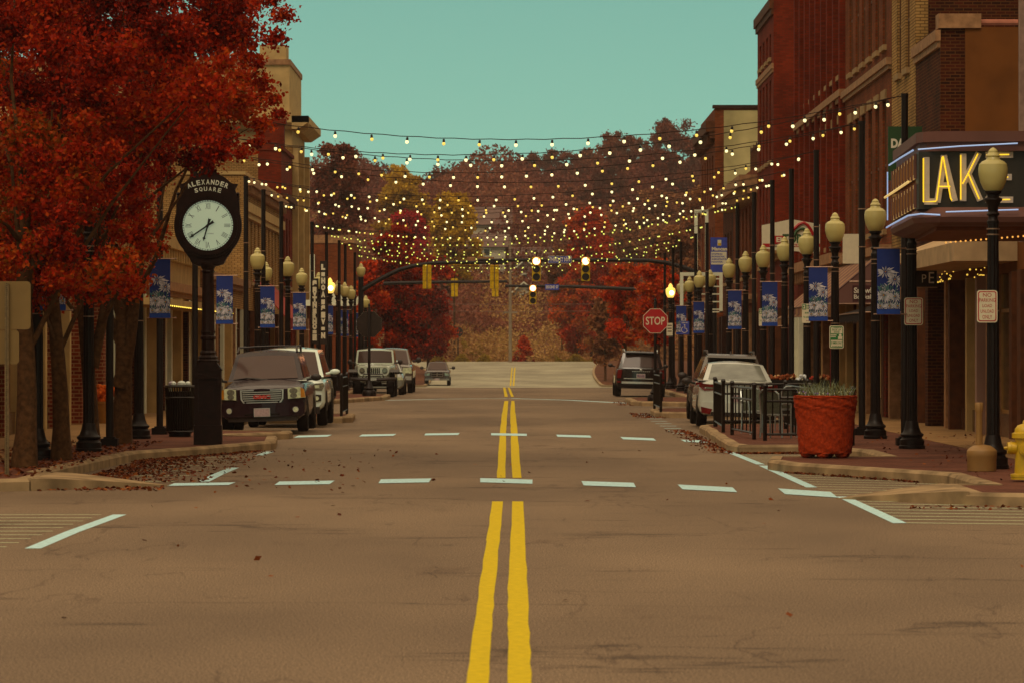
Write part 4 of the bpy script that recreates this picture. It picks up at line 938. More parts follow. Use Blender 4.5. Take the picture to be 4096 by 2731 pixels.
building('rust_brick_building', 'tall rust coloured brick building with vertical windows and pale stone blocks', 1, 93.1, 106, 16.5, REDW, rows=((4.9, 8.2, 6, .95), (9.6, 12.6, 6, .95), (13.4, 15.6, 6, .9)), store=sf(rd, 12, [TRIM, CREAM, CREAM, BROWNW], [BROWNW, MULL]), cornice=[(4.25, .28, .22, TRIM), (9.0, .14, .18, TRIM)], seed=5, win_set='lintel')
building('pilastered_brick_building', 'tall red brick building with close-set brick piers between its windows', 1, 106.1, 123.4, 16.8, RED, rows=((4.9, 8.4, 8, .95), (9.8, 13.4, 8, .95), (14, 16, 8, .9)), store=sf(rd, 16, [WHT, CREAM, PAINT_RED, TRIM], [BROWNW, MULL]), cornice=[(4.3, .45, .3, TRIM), (9.1, .18, .2, TRIM)], seed=6, win_set='lintel')
b6 = [o for o in bpy.data.objects if o.name == 'pilastered_brick_building'][0]
for i in range(9): MB().box(-.16, -.001, i*2.12+.05, i*2.12+.4, 4.7, 16.6).build('pier', RED, b6)
building('tall_red_corner_building', 'tallest red brick building against the sky with a plain windowless side wall', 1, 135.3, 144.2, 14.8, RED, rows=((5, 8, 4, 1.0), (8.8, 11.8, 4, 1.0), (12.6, 13.5, 4, .9)), store=sf(rd, 8, [BROWNW, PAINT_RED, DARKW], [DARKW]), cornice=[(14.3, .16, .35, BROWNW), (12.1, .08, .2, TRIM)], seed=7)
building('passage_building', 'low red building behind the white restaurant sign with a red painted ground floor', 1, 123.5, 135.2, 5.6, RED, store=sf(rd, 10, [PAINT_RED, BROWNW, DARKW], [DARKW, BROWNW]), cornice=[(5.2, .3, .3, OCHRE)], seed=8)
building('balcony_building', 'two storey building with bracketed cornice and a railed roof deck on the right', 1, 144.4, 160, 9.0, REDW, rows=((4.8, 7.6, 6, 1.1),), store=sf(rd, 14, [BROWNW, DARKW, DKGRN, TRIM], [DARKW, DKGRN]), cornice=[(8.2, .7, .45, TRIM), (3.8, .3, .2, TRIM)], seed=9)
m = MB(); 
bb = thing('roof_deck_railing', 'brown railing and frame on the roof deck behind the cornice at right', 'railing', (9.9, 146, 9.0))
m = MB(); m.box(0, .08, 0, 9, 1.1, 1.2).box(0, .08, 0, 9, .1, .2)
for i in range(31): m.box(.01, .06, i*.3, i*.3+.08, 0, 1.3 if i % 6 == 0 else 1.15)
m.box(.0, 1.4, .0, .08, 1.1, 1.2).box(0, 1.4, 0, .08, 2.2, 2.3).box(1.3, 1.4, 0, .08, 0, 2.3).box(.0, .1, 0, .08, 0, 2.3).box(.6, .7, 0, .08, 0, 2.3); m.build('frame', BROWNW, bb)
building('parapet_building', 'three storey brick building with peeling cream side wall and overhanging corner cornice', 1, 173, 186, 13.1, REDW, x=9.4, rows=((5, 7.6, 5, 1.0), (8.6, 11.0, 5, 1.0)), store=sf(rd, 10, [BROWNW, DARKW], [DARKW]), cornice=[(12.0, .42, .5, BROWNW), (4.0, .3, .3, TRIM)], seed=10)
b9 = [o for o in bpy.data.objects if o.name == 'parapet_building'][0]; MB().box(.42, 11.1, -.03, -.002, 0, 13.0).build('peeling_render', PEEL, b9); MB().box(-.1, 11.1, -.1, .3, 13.1, 13.25).build('coping', ROOFM, b9)
building('corner_brick_building', 'dark brick building with tall cream pilaster left of the peeling wall', 1, 160.1, 167.8, 8.6, DKBR, rows=((4.8, 7, 3, 1.0),), store=sf(rd, 7, [BROWNW, DARKW], [DARKW]), cornice=[(8.2, .3, .3, TRIM)], seed=12)
building('far_brick_building', 'low red brick building at the far right beyond the cross street', 1, 190, 232, 7.2, REDW, x=11.8, rows=((3.8, 5.6, 8, 1.2),), seed=13)

# left side
LW = [CREAM, BROWNW, WHT, TRIM, RED]
building('brick_pillar_shops', 'single storey shops with red brick pillars behind the near tree trunks', -1, 46, 88, 5.0, CREAM, store=[(.5, 'p', .24, PILB), (2.4, 'g', 0, TRIM), (.3, 'p', .14, CREAM), (1.1, 'd', 0, CREAM), (.45, 'p', .24, PILB), (1.6, 'g', 0, MULL), (.3, 'p', .2, CREAM), (1.4, 'g', 0, TRIM)]*5+[(.5, 'p', .3, PILB)], cornice=[(4.6, .35, .3, CREAM), (3.4, .2, .2, TRIM)], seed=20)
building('cream_shops', 'single storey cream shopfronts with white doors between the lamp and the post clock', -1, 88.1, 118, 5.1, CREAM, store=[(.5, 'p', .3, WHT), (1.8, 'g', 0, SASHW), (.3, 'p', .25, WHT), (1.1, 'd', 0, WHT), (.5, 'p', .4, CREAM), (2.6, 'g', 0, BROWNW), (.4, 'p', .3, DKBR)]*4, cornice=[(4.7, .35, .3, CREAM), (3.5, .3, .25, TRIM)], seed=21, sash=SASHW)
building('low_brick_shops', 'low shops beside the tan brick side wall', -1, 118.1, 136.6, 4.4, TANB, store=sf(rd, 17, [CREAM, WHT, TRIM], [BROWNW, SASHW]), cornice=[(4.1, .3, .25, TRIM)], seed=22)
building('tan_brick_building', 'two storey tan brick building with slanting row of windows behind the post clock', -1, 137, 159, 8.3, TANB, rows=((4.4, 6.7, 10, 1.05),), store=sf(rd, 20, [CREAM, RED, BROWNW, TRIM], [BROWNW, DARKW]), cornice=[(6.95, .18, .35, CREAM), (7.9, .35, .25, TRIM)], seed=23, sash=SASHW, coping=CREAM)
building('red_parapet_building', 'narrow red brick building with stepped parapet between two tan buildings', -1, 159.2, 167, 8.7, RED, rows=((4.6, 7.6, 3, 1.0),), store=sf(rd, 6, [RED, BROWNW], [DARKW]), cornice=[(8.3, .25, .25, BROWNW)], seed=24)
b = [o for o in bpy.data.objects if o.name == 'red_parapet_building'][0]; MB().box(-1.0, 0, -.02, 7.7, 8.7, 10.4).box(-1.05, .1, -.07, 7.75, 10.4, 10.55).build('parapet', RED, b); MB().box(-1.1, .12, -.05, .6, 10.55, 11.5).box(-1.15, .2, -.1, .7, 11.5, 11.75).build('parapet_pier', RED, b)
building('corner_tower_building', 'tall cream brick corner building with overhanging cornice and attic block against the sky', -1, 167.2, 177, 11.0, TANB, rows=((4.8, 7.6, 3, 1.1),), store=sf(rd, 8, [CREAM, TRIM], [BROWNW]), seed=25, depth=14, sash=SASHW)
b = [o for o in bpy.data.objects if o.name == 'corner_tower_building'][0]
MB().box(0, -14, 0, 9.8, 11, 12.0).build('attic_wall', CREAM, b); MB().prism([(.75, 12.35), (.75, 12.05), (.3, 11.75), (0, 11.75), (0, 12.35)], 'y', -.6, 10.3).prism([(-.6, 12.35), (-.6, 12.05), (-.3, 11.75), (0, 11.75), (0, 12.35)], 'x', -14.2, .75).build('cornice', CREAM, b)
MB().box(-.15, -13.8, .2, 9.6, 12.36, 14.7).build('attic_block', CREAM, b); MB().box(-.1, -13.8, .1, 9.7, 14.7, 14.95).build('coping', TRIM, b); MB().box(-.3, -1.5, .3, 2.2, 14.96, 15.6).build('chimney_block', CREAM, b)
for i in range(3): MB().box(.001, .25, .1+i*4.6, .55+i*4.6, 4.2, 11).build('pilaster', CREAM, b)
x0, y0 = XS(812, 37), F/37
t = thing('far_brick_building', 'red brick hall with white coping line seen face on beyond the left kerb', 'building', (x0, y0, hg(y0)))
MB().box(-9, 0, 0, 12, 0, 9.4).build('wall', REDW, t); MB().box(-9, .05, -.06, 12, 8.9, 9.4).build('coping', TRIM, t); MB().box(-9, .02, -.05, .0, 6.0, 6.25).build('string_course', TRIM, t)
MB().box(-2.7, -2.4, -.3, 0, 5.9, 8.2).build('flue', WHT, t); MB().box(-4.5, .6, -1.2, 0, 5.0, 5.9).build('canopy', WHT, t)
m = MB()
for i in range(7): m.box(-4.4+i*.7, -4.3+i*.7, -.08, 0, .5, 5)
m.build('shutter', WHT, t)

# ---------------------------------------------------------------- marquee
MBR = mat('marquee_brown', D(104, 70, 62, 1.2), .55, 0, 2, .12); MSOF = mat('marquee_soffit', D(112, 58, 30, 1.2), .6, 0, 4, .2); MDK = mat('marquee_dark_face', D(38, 30, 20, 1.1), .45, 0, 3, .3); LET = mat('letter_enamel', D(182, 170, 160, 1.15), .5, 0, 10, .12)
NEY = emit('yellow_neon', (1, .62, .02), .95); NEB = emit('blue_neon', (.36, .52, .85), .52); AMB = emit('amber_bulb', (1, .45, .08), 1.1); READ = emit('lit_letter_board', (.5, .30, .09), .5)
ym = F/150; mq = thing('theatre_marquee', 'brown theatre marquee with LAKE in yellow neon and blue neon edging', 'marquee', (0, 0, 0))
def slab(m, o, z0, z1, mi=0, rnd=.25):
    pl = [(6.2-o+.05, ym+.3), (6.2-o+rnd*.5, ym-o*.5), (6.5, ym-.12-o), (12, ym-.45-o), (12, 63), (6.75, 63+o), (6.45-o+.05, 62.6), (6.43-o, 62.2)]
    m.prism(pl, 'z', z0, z1, mi)
m = MB(); slab(m, .06, 5.0, 5.16); slab(m, .0, 4.86, 5.0); m.build('top_fascia', MBR, mq)
MB().prism([(6.2, ym), (9.9, ym-.2), (9.9, ym+.4), (6.2, ym+.4)], 'z', 3.98, 4.86).build('sign_face', MDK, mq); MB().prism([(6.32, ym+.45), (12, ym+.45), (12, 62.9), (6.56, 62.9)], 'z', 3.9, 4.86).build('core', MSOF, mq)
m = MB(); vs = []
rows = [(0, 4.0), (.08, 3.93), (.12, 3.85), (.08, 3.77), (-.1, 3.72)]
for o_, z in rows: vs += [(6.2-o_+.05, ym+.35, z), (6.2-o_+.2, ym-o_*.4, z), (6.5, ym-.12-o_, z), (12, ym-.45-o_, z), (12, 63, z), (6.75, 63+o_, z), (6.5-o_, 62.7, z), (6.45-o_, 62.2, z)]
NR = 8; K_ = len(rows)
m.add(vs, [(k*NR+i, k*NR+(i+1) % NR, (k+1)*NR+(i+1) % NR, (k+1)*NR+i) for k in range(K_-1) for i in range(NR)]+[tuple(range(NR)), tuple(range((K_-1)*NR, K_*NR))], 0); m.build('lower_fascia', MBR, mq)
MB().prism([(6.5, ym+.3), (12, ym+.1), (12, 62.7), (6.8, 62.7)], 'z', 3.66, 3.72).build('soffit', MSOF, mq)
# letters: enamel channels with neon tubes proud of them
yf = ym-.07
def uv(u, v): return (XS(u, 150), HC-(v-V0)/150)
def bar(m, p, q, w, y, mi=0, d=.05):
    (ax, az), (bx, bz) = uv(*p), uv(*q); L = math.hypot(bx-ax, bz-az); nx, nz = -(bz-az)/L*w/2, (bx-ax)/L*w/2
    m.prism([(ax+nx, az+nz), (ax-nx, az-nz), (bx-nx, bz-nz), (bx+nx, bz+nz)], 'y', y, y+d, mi)
letters = {'L': [((2127, 362), (2127, 467)), ((2122, 464), (2153, 464))], 'A': [((2168, 358), (2152, 466)), ((2166, 358), (2192, 463)), ((2158, 427), (2184, 427))],
           'K': [((2211, 354), (2211, 463)), ((2213, 420), (2247, 352)), ((2222, 400), (2250, 462))], 'E': [((2272, 357), (2272, 460)), ((2262, 357), (2325, 357)), ((2262, 408), (2322, 408)), ((2262, 460), (2325, 460))]}
NEO = {'L': [(2119, 365), (2119, 465), (2148, 464)], 'A': [(2149, 462), (2162, 362), (2164, 361), (2181, 457), (2184, 462)], 'K': [(2204, 358), (2204, 460)], 'K2': [(2208, 424), (2221, 400), (2243, 355)], 'K3': [(2221, 400), (2246, 459)], 'A2': [(2154, 430), (2180, 430)], 'E': [(2262, 358), (2314, 357)], 'E2': [(2262, 409), (2312, 409)], 'E3': [(2262, 461), (2316, 460)]}
def yface(u): return ym-.2*max(0, (XS(u, 150)-6.18)/3.72)
for c, bars in letters.items():
    m = MB()
    for k, (p, q_) in enumerate(bars): bar(m, p, q_, .095, yface(p[0])-.05-.0015*k)
    m.build('letter', LET, mq)
for c, pts in NEO.items(): MB().tube([(uv(*p)[0], yface(p[0])-.12, uv(*p)[1]) for p in pts], .0115, 6).build('neon_tube', NEY, mq)
MB().tube([(uv(2106, 0)[0], ym-.14, HC+(V0-345)/150), (uv(2200, 0)[0], ym-.19, HC+(V0-338)/150), (uv(2332, 0)[0], ym-.27, HC+(V0-332)/150)], .012, 6).build('neon_tube', NEB, mq)
MB().tube([(uv(2167, 0)[0], ym-.3, HC+(V0-489)/150), (uv(2332, 0)[0], ym-.35, HC+(V0-484)/150)], .012, 6).build('neon_tube', NEB, mq)
xs_ = lambda y: 6.2+.25*(y-ym)/6.3
MB().tube([(xs_(62.6)-.13, 62.6, 3.89)]+[(xs_(y)-.12, y, 3.9) for y in (61.5, 60, 58.5, 57.3)]+[(6.22, ym-.14, 3.9), (6.5, ym-.25, 3.88)], .014, 6).build('neon_tube', NEB, mq)
MB().tube([(xs_(62.7)-.08, 62.7, 4.95), (xs_(60)-.07, 60, 4.93), (6.12, ym+.05, 4.88)], .014, 6).build('neon_tube', NEB, mq); MB().tube([(xs_(62.8)-.1, 62.8, 4.02), (xs_(62.8)-.1, 62.8, 4.84)], .012, 6).build('neon_tube', NEB, mq)
NEDIM = emit('dim_amber_neon', (.75, .5, .16), .7)
MB().tube([(xs_(62.9)-.14, 62.9, 4.41)]+[(xs_(y)-.12, y, 4.42) for y in (61, 59, 57.2)], .02, 6).build('neon_tube', NEDIM, mq)
for z0, z1 in ((4.46, 4.84), (4.01, 4.38)):
    bl_ = MB(); yy0 = ym+.35; n_ = 8; st_ = (62.6-yy0)/n_
    bl_.add([(xs_(yy0)-.02, yy0, z0), (xs_(62.6)-.02, 62.6, z0), (xs_(62.6)-.02, 62.6, z1), (xs_(yy0)-.02, yy0, z1)], [(0, 1, 2, 3)], 1)
    for i in range(n_+1): y = yy0+i*st_; bl_.box(xs_(y)-.05, xs_(y)+.05, y-.04, y+.04, z0, z1, 0)
    for i in range(n_):
        for j in range(3): y = yy0+i*st_+.14+j*.18; bl_.box(xs_(y)-.035, xs_(y), y, y+.11, z0+.08, z1-.07, 2)
    bl_.build('reading_board', [MBR, READ, OCHRE], mq)
m = MB()
for i in range(22): m.ball(8.5-i*.055, ym+1.2+i*.24, 3.645, .016, n=6, m=4)
m.build('soffit_bulbs', AMB, mq)
# hanging and shop signs
def sign(u0, u1, v0, v1, y, mats, lab, name='shop_sign', fn=None, d=.06):
    s = F/y; w = (u1-u0)/s/2; h = (v1-v0)/s/2; m = MB(); m.box(-w, w, 0, d, -h, h)
    if fn: fn(m, w, h)
    return tag(m.build(name, mats, loc=(XS((u0+u1)/2, s), y, HC-((v0+v1)/2-V0)/s)), lab, 'shop sign')
GRN = mat('green_sign', D(22, 58, 18, 1.2), .5, 0, 3, .15); SL = mat('sign_lettering', D(206, 196, 176, 1.2), .5)
sign(2040, 2118, 291, 415, 84.5, [GRN, SL], 'dark green hanging sign with white letters DA above the marquee', fn=lambda m, w, h: (m.text('DA', -w*.83, -w*.02, h*.2, h*.55, -.004, 1, bold=.05), m.text("Y", w*.33, w*.62, h*.2, h*.55, -.004, 1, bold=.05)))
sign(2068, 2152, 607, 660, 78.5, [DKS, SL, TRIM], 'black hanging sign with thin letters ending in PE below the marquee', fn=lambda m, w, h: (m.text('P', w*.18, w*.42, -h*.6, h*.1, -.004, 1, bold=0), m.text('E', w*.55, w*.85, -h*.66, h*.3, -.004, 1, bold=0), m.tube([(-w*.85, -.01, h*.2), (-w*.72, -.01, -h*.4), (-w*.6, -.01, h*.7)], .008, 5, 1), m.box(-w*1.05, w*1.02, -.02, .08, h*.97, h*1.08, 2), m.box(-w*1.05, w*1.02, -.02, .08, -h*1.08, -h*.97, 2)))
MAR = mat('maroon_sign', D(62, 14, 14, 1.2), .5)
sign(1958, 2024, 656, 694, 92, [MAR, SL, STEEL], 'small maroon hanging bookshop sign on a white rod', fn=lambda m, w, h: (m.text('Snowball', -w*.9, w*.9, h*.05, h*.75, -.004, 1, bold=.03), m.text('Bookshop', -w*.9, w*.9, -h*.8, -h*.1, -.004, 1, bold=.03), m.tube([(-w*1.2, .03, h*1.45), (w*1.3, .03, h*1.45)], .03, 6, 2)))
def elsign(m, w, h):
    X = lambda u: (u-1820)/70*w; Zz = lambda v: (546-v)/41*h
    m.v = []; m.f = []; m.m = []; m.s = []
    m.prism([(X(1750), Zz(518)), (X(1818), Zz(504)), (X(1890), Zz(517)), (X(1890), Zz(577)), (X(1846), Zz(587)), (X(1835), Zz(578)), (X(1780), Zz(575)), (X(1750), Zz(570))], 'y', 0, .08, 0)
    m.box(X(1752), X(1786), -.006, 0, Zz(568), Zz(560), 1).box(X(1862), X(1889), -.006, 0, Zz(568), Zz(560), 1)
    m.box(X(1778), X(1796), -.006, 0, Zz(560), Zz(542), 1).box(X(1796), X(1806), -.006, 0, Zz(560), Zz(542), 1); m.text('EL', X(1783), X(1801), Zz(557), Zz(545), -.01, 0, bold=.04)
    m.text('TORIL', X(1797), X(1860), Zz(559), Zz(538), -.009, 2, bold=.05)
    m.box(X(1778), X(1850), -.006, 0, Zz(568), Zz(561), 1); m.text('MEXICAN RESTAURANT', X(1780), X(1848), Zz(567), Zz(562), -.01, 0, bold=.03)
    for r, mi, wd in ((0, 1, .05), (1, 2, .05)):
        c = [(1815, 538-0), (1825, 525), (1835, 516), (1846, 512), (1855, 518), (1862, 528), (1868, 541)] if r == 0 else [(1825, 541), (1829, 532), (1837, 526), (1845, 526), (1852, 534)]
        m.tube([(X(a), -.02, Zz(b)) for a, b in c], wd, 6, mi)
sign(1750, 1890, 505, 587, 113.8, [WS, RS, mat('sign_leaf_green', D(40, 74, 28, 1.2), .5)], 'large white gabled restaurant sign with EL in red and a green and red arch', fn=elsign)
def manc(m, w, h):
    m.box(-w+.02, w-.02, -.005, 0, -h*.55, h*.18, 1); m.text('Mancan', -w*.85, w*1.0, h*.24, h*.45, -.005, 1, bold=.05)
    m.box(-w*.15, w*.3, -.005, 0, h*.52, h*.86, 1); m.box(-w*.1, w*.28, -.009, -.005, h*.53, h*.68, 2)
    for k, s_ in enumerate(('STAFFING:', 'PROFESSIONAL', 'ADMINISTRATIVE', 'INDUSTRIAL')): m.text(s_, -w*.88, (w*.45, w*.75, w*.9, w*.5)[k], h*(.0-.15*k)-.0, h*(.1-.15*k), -.009, 0, bold=.03)
sign(1632, 1670, 546, 626, 148, [BLS, WS, YELS], 'blue and white staffing sign on a white frame above the far lamps', fn=manc)
for (u0, u1, v0, v1, y, lab, rungs) in ((1595, 1627, 482, 620, 150, 'tall white open sign frame left of the blue staffing sign', 0), (1562, 1660, 626, 718, 146, 'lower white open sign frame with a ladder of rungs', 1)):
    s = F/y; t = thing('sign_frame', lab, 'sign frame', (XS((u0+u1)/2, s), y, 0), 0, 'white open sign frames'); w = (u1-u0)/s/2; z0 = HC-(v1-V0)/s; z1 = HC-(v0-V0)/s; b_ = .06
    m = MB(); m.box(-w, w, 0, .12, z1-.14, z1).box(-w, -w+.13, 0, .12, z0, z1-.14).box(w-.13, w, 0, .12, z0, z1-.14)
    if rungs:
        for k in range(5): m.box(0, w-.13, .03, .09, z0+.1+k*.3, z0+.15+k*.3)
        m.box(0, w, .0, .1, z0, z0+.05)
    m.build('frame', WHT, t)
# awnings
AWS = mat('mauve_awning', D(112, 78, 70, 1.2), .75, 0, 1, .15); AWB = mat('black_awning', D(30, 18, 14, 1), .8)
def awning(x0, x1, y0, y1, zt, zb, m_, lab, ribs=True):
    t = thing('awning', lab, 'awning', (x1, y0, zb)); sg = 1; m = MB(); L = y1-y0; n = 18
    for i in range(n):
        a, b = L*i/n, L*(i+1)/n; mi = i % 2 if ribs else 0
        m.add([(x0-x1, a, 0), (x0-x1, b, 0), (0, b, zt-zb), (0, a, zt-zb), (x0-x1, a, -.03), (x0-x1, b, -.03), (0, b, zt-zb-.03), (0, a, zt-zb-.03)], [(0, 1, 2, 3), (4, 5, 6, 7), (0, 3, 7, 4), (1, 2, 6, 5), (0, 1, 5, 4)], mi)
        m.add([(x0-x1, a, 0), (x0-x1, b, 0), (x0-x1, b, -.18), (x0-x1, (a+b)/2, -.25), (x0-x1, a, -.18)], [(0, 1, 2, 3, 4)], mi)
    m.add([(x0-x1, 0, 0), (0, 0, zt-zb), (0, 0, -.0)], [(0, 1, 2)], 0)
    m.build('canopy', m_, t); MB().tube([(x0-x1, 0, 0), (0, 0, 0)], .02, 5).tube([(x0-x1, 0, 0), (x0-x1, L, 0)], .02, 5).build('frame', STEEL, t)
awning(7.9, 9.45, 95, 108, 4.3, 3.0, [AWS, TRIM], 'striped mauve awning sloping over the pavement right of the restaurant sign')
awning(8.2, 9.45, 86.5, 94, 3.05, 2.7, [AWB, AWB], 'black scalloped awning below the small maroon sign')
awning(8.3, 9.45, 109.5, 117, 3.5, 2.8, [TRIM, TRIM], 'plain brown awning behind the two hour parking signs')
t = thing('awning', 'cream metal canopy strip over the low shop under the marquee', 'awning', (9.5, 69.8, 3.5)); MB().prism([(-1.2, 0), (-1.2, .35), (0, .8), (0, 0)], 'y', 0, 12.3).build('canopy', mat('cream_canopy', D(168, 140, 104, 1.2), .7, 0, 2, .25), t)
sign(1936, 1974, 538, 606, 97, [WS], 'blank white board above the striped awning', name='blank_board')
t = thing('awning', 'red shop awning with a dark valance left of the far lamps', 'awning', (-10, 142, 2.6)); MB().prism([(0, 1.9), (1.3, .45), (1.3, 0), (1.28, 0), (1.28, .42), (0, 1.8)], 'y', 0, 12).build('canopy', mat('coral_awning', D(150, 62, 52, 1.2), .8), t); MB().box(1.305, 1.32, 0, 12, 0, .45).build('valance', PAINT_RED, t)
t = thing('awning', 'cream flat canopy with small yellow lights left of the post clock', 'awning', (-10, 92, 2.95)); MB().box(0, 1.2, 0, 24, 0, .18).build('canopy', CREAM, t)
m = MB()
for i in range(40): m.ball(1.22, .2+i*.6, .0, .02, n=5, m=3)
m.build('light_row', emit('warm_bulb', (1, .75, .1), 2.), t)
# vertical blade sign with white strokes, left
def blade(m, w, h):
    r = random.Random(4)
    for k in range(11):
        z = h*.86-k*h*.165; c = 'SNOILAVRETH'[(k*3+int(h*10)) % 11]
        m.box(-w*.6, w*.5, -.012, 0, z-.07-.03*(k % 3), z+.05, 1) if k % 4 == 1 else m.text(c, -w*.65, w*.6, z-.12, z+.10, -.01, 1, bold=.1)
sign(715, 731, 640, 790, 131, [DKS, WS, RS], 'tall narrow dark blade sign with white marks on the left', fn=blade)
sign(735, 750, 600, 790, 137, [DKS, WS], 'second tall dark blade sign with white marks farther along on the left', fn=blade)
for (y, x, lab) in ((60.5, -9.2, 'nearest'), ):
    pass
t = thing('flower_pot', 'orange flower pot against the shopfront behind the third tree trunk', 'flower pot', (XS(236, 100), 85, KZ)); MB().lathe([(.2, 0), (.28, .45), (.3, .45), (.3, .5)], 16).build('pot', OCHRE, t)
m = MB(); rr_ = random.Random(2)
for i in range(70): m.ball(rr_.uniform(-.3, .3), rr_.uniform(-.25, .25), .5+rr_.uniform(0, .35), .06, n=5, m=4)
m.build('flowers', mat('orange_flowers', D(190, 84, 14, 1.2), .8), t)
# houses on the hill
HS = [mat('pale_siding', D(176, 168, 144, 1.25), .8), mat('grey_siding', D(150, 130, 116, 1.2), .8), mat('shingle_roof', D(104, 80, 72, 1.1), .9, 0, 1, .2), WHT]
def house(u, vb, y, w, h, rh, d, lab, wall, front=True):
    y_o = y; best = min(range(445, 770, 3), key=lambda q: abs(HC-(vb-V0)*q/F-hg(q))); y = best; kk = y/y_o; w, h, rh, d = w*kk, h*kk, rh*kk, d*kk
    s = F/y; zb = HC-(vb-V0)/s; t = thing('hill_house', lab, 'house', (XS(u, s), y, zb), 0); e_ = .4
    MB().box(-w/2, w/2, 0, d, -3, h).build('wall', wall, t)
    if front:
        MB().prism([(-w/2, h), (w/2, h), (0, h+rh)], 'y', 0, d).build('gable', wall, t)
        r = MB()
        for sg in (-1, 1): r.prism([(0, h+rh), (0, h+rh+.25), (sg*(w/2+e_), h-.1), (sg*(w/2+e_), h-.35)], 'y', -.5, d+.5)
        rf = r.build('roof', HS[2], t)
        b_ = MB()
        for sg in (-1, 1): b_.prism([(0, h+rh+.1), (0, h+rh+.35), (sg*(w/2+e_+.1), h-.2), (sg*(w/2+e_+.1), h-.5)], 'y', -.62, -.51)
        b_.build('bargeboard', WHT, rf)
    else:
        r = MB(); r.prism([(-.6, h-.2), (d/2, h+rh), (d+.6, h-.2)], 'x', -w/2-.5, w/2+.5); r.build('roof', HS[2], t)
    n = max(1, int(w/3.2))
    for i in range(n):
        x = -w/2+w*(i+.5)/n; f = MB(); f.box(x-.6, x+.6, -.08, -.002, h-1.7, h-.4); f = f.build('window', WHT, t); MB().box(x-.42, x+.42, -.1, -.082, h-1.55, h-.55).build('pane', GLASSW, f)
house(1118, 640, 520, 5.2, 4.6, 1.8, 8, 'pale hillside house with broad roof left of the grey pole', HS[0], False)
house(1207, 650, 500, 3.4, 1.6, 1.4, 6, 'small dark gabled house with white bargeboards right of the grey pole', HS[1])
house(1246, 632, 545, 9, 2.4, 1.8, 8, 'long low pale house behind the gabled one', HS[0], False)
house(1128, 556, 620, 6.2, 3.0, 3.0, 8, 'upper hillside house with tall hipped grey roof', HS[0], False)
house(1203, 690, 470, 2.4, 1.2, .9, 4, 'small pale shed below the far red signal', HS[0])

WL = emit('warm_window_light', (1, .62, .08), .9)
for (a_, b_, c_, y_) in (('cluster of warm window lights glowing left of the rightmost lamp post', 9.2, 8, 74.5), ('cluster of warm window lights beside the black PE sign', 9.15, 9, 79.5)):
    m = MB(); r9 = random.Random(int(y_))
    for i in range(26): m.ball(r9.uniform(0, .25), r9.uniform(-.6, .6), r9.uniform(0, .38)*(1 if i % 3 else .2), r9.uniform(.012, .022), n=6, m=4)
    tag(m.build('window_lights', WL, loc=(b_, y_, 3.28)), a_, 'fairy lights')
# ---------------------------------------------------------------- vehicles
TYRE = mat('tyre_rubber', (.012, .007, .005), .8, 0, 30, .4); RIM = mat('alloy_rim', (.3, .26, .22), .35, .8); CHROME = mat('chrome_trim', (.66, .70, .64), .28, .55, 8, .1)
CGL = mat('car_glass', (.075, .044, .037), .07, 0, 1.2, .1, spec=.3); CGD = mat('dark_car_glass', (.014, .008, .006), .08, 0, 2, .5); PLAS = mat('black_car_plastic', (.02, .011, .008), .5, 0, 10, .3)
HLG = mat('headlamp_glass', (.62, .68, .44), .2, .0, 12, .3); REFL = mat('headlamp_reflector', (.34, .35, .27), .15, .6, 20, .4); AMBR = mat('amber_lens', (.50, .20, .02), .2); TAIL = mat('tail_lamp_red', (.13, .008, .007), .18); PLATE = mat('licence_plate', (.42, .30, .30), .5, 0, 30, .2); PTXT = mat('plate_text', (.12, .08, .14), .5)
BADR = mat('red_badge', (.45, .05, .035), .4)
def paint(n, c, r=.22): return mat(n, c, r, .0, 2, .06, coat=1.)
P_DARK = mat('dark_plum_paint', (.020, .008, .012), .25, 0, 2, .06, coat=.35, spec=.35); P_WHITE = paint('white_paint_car', (.74, .86, .76), .3); P_SILV = paint('silver_white_paint', (.52, .55, .48), .3); P_BLK = paint('black_paint_car', (.014, .009, .008)); P_GREY = paint('warm_grey_paint', (.13, .11, .09)); P_JEEP = paint('pale_green_white_paint', (.58, .66, .52), .35); P_TAUPE = paint('dark_taupe_paint', (.05, .035, .028)); P_SIL2 = paint('silver_paint', (.24, .25, .21), .3)
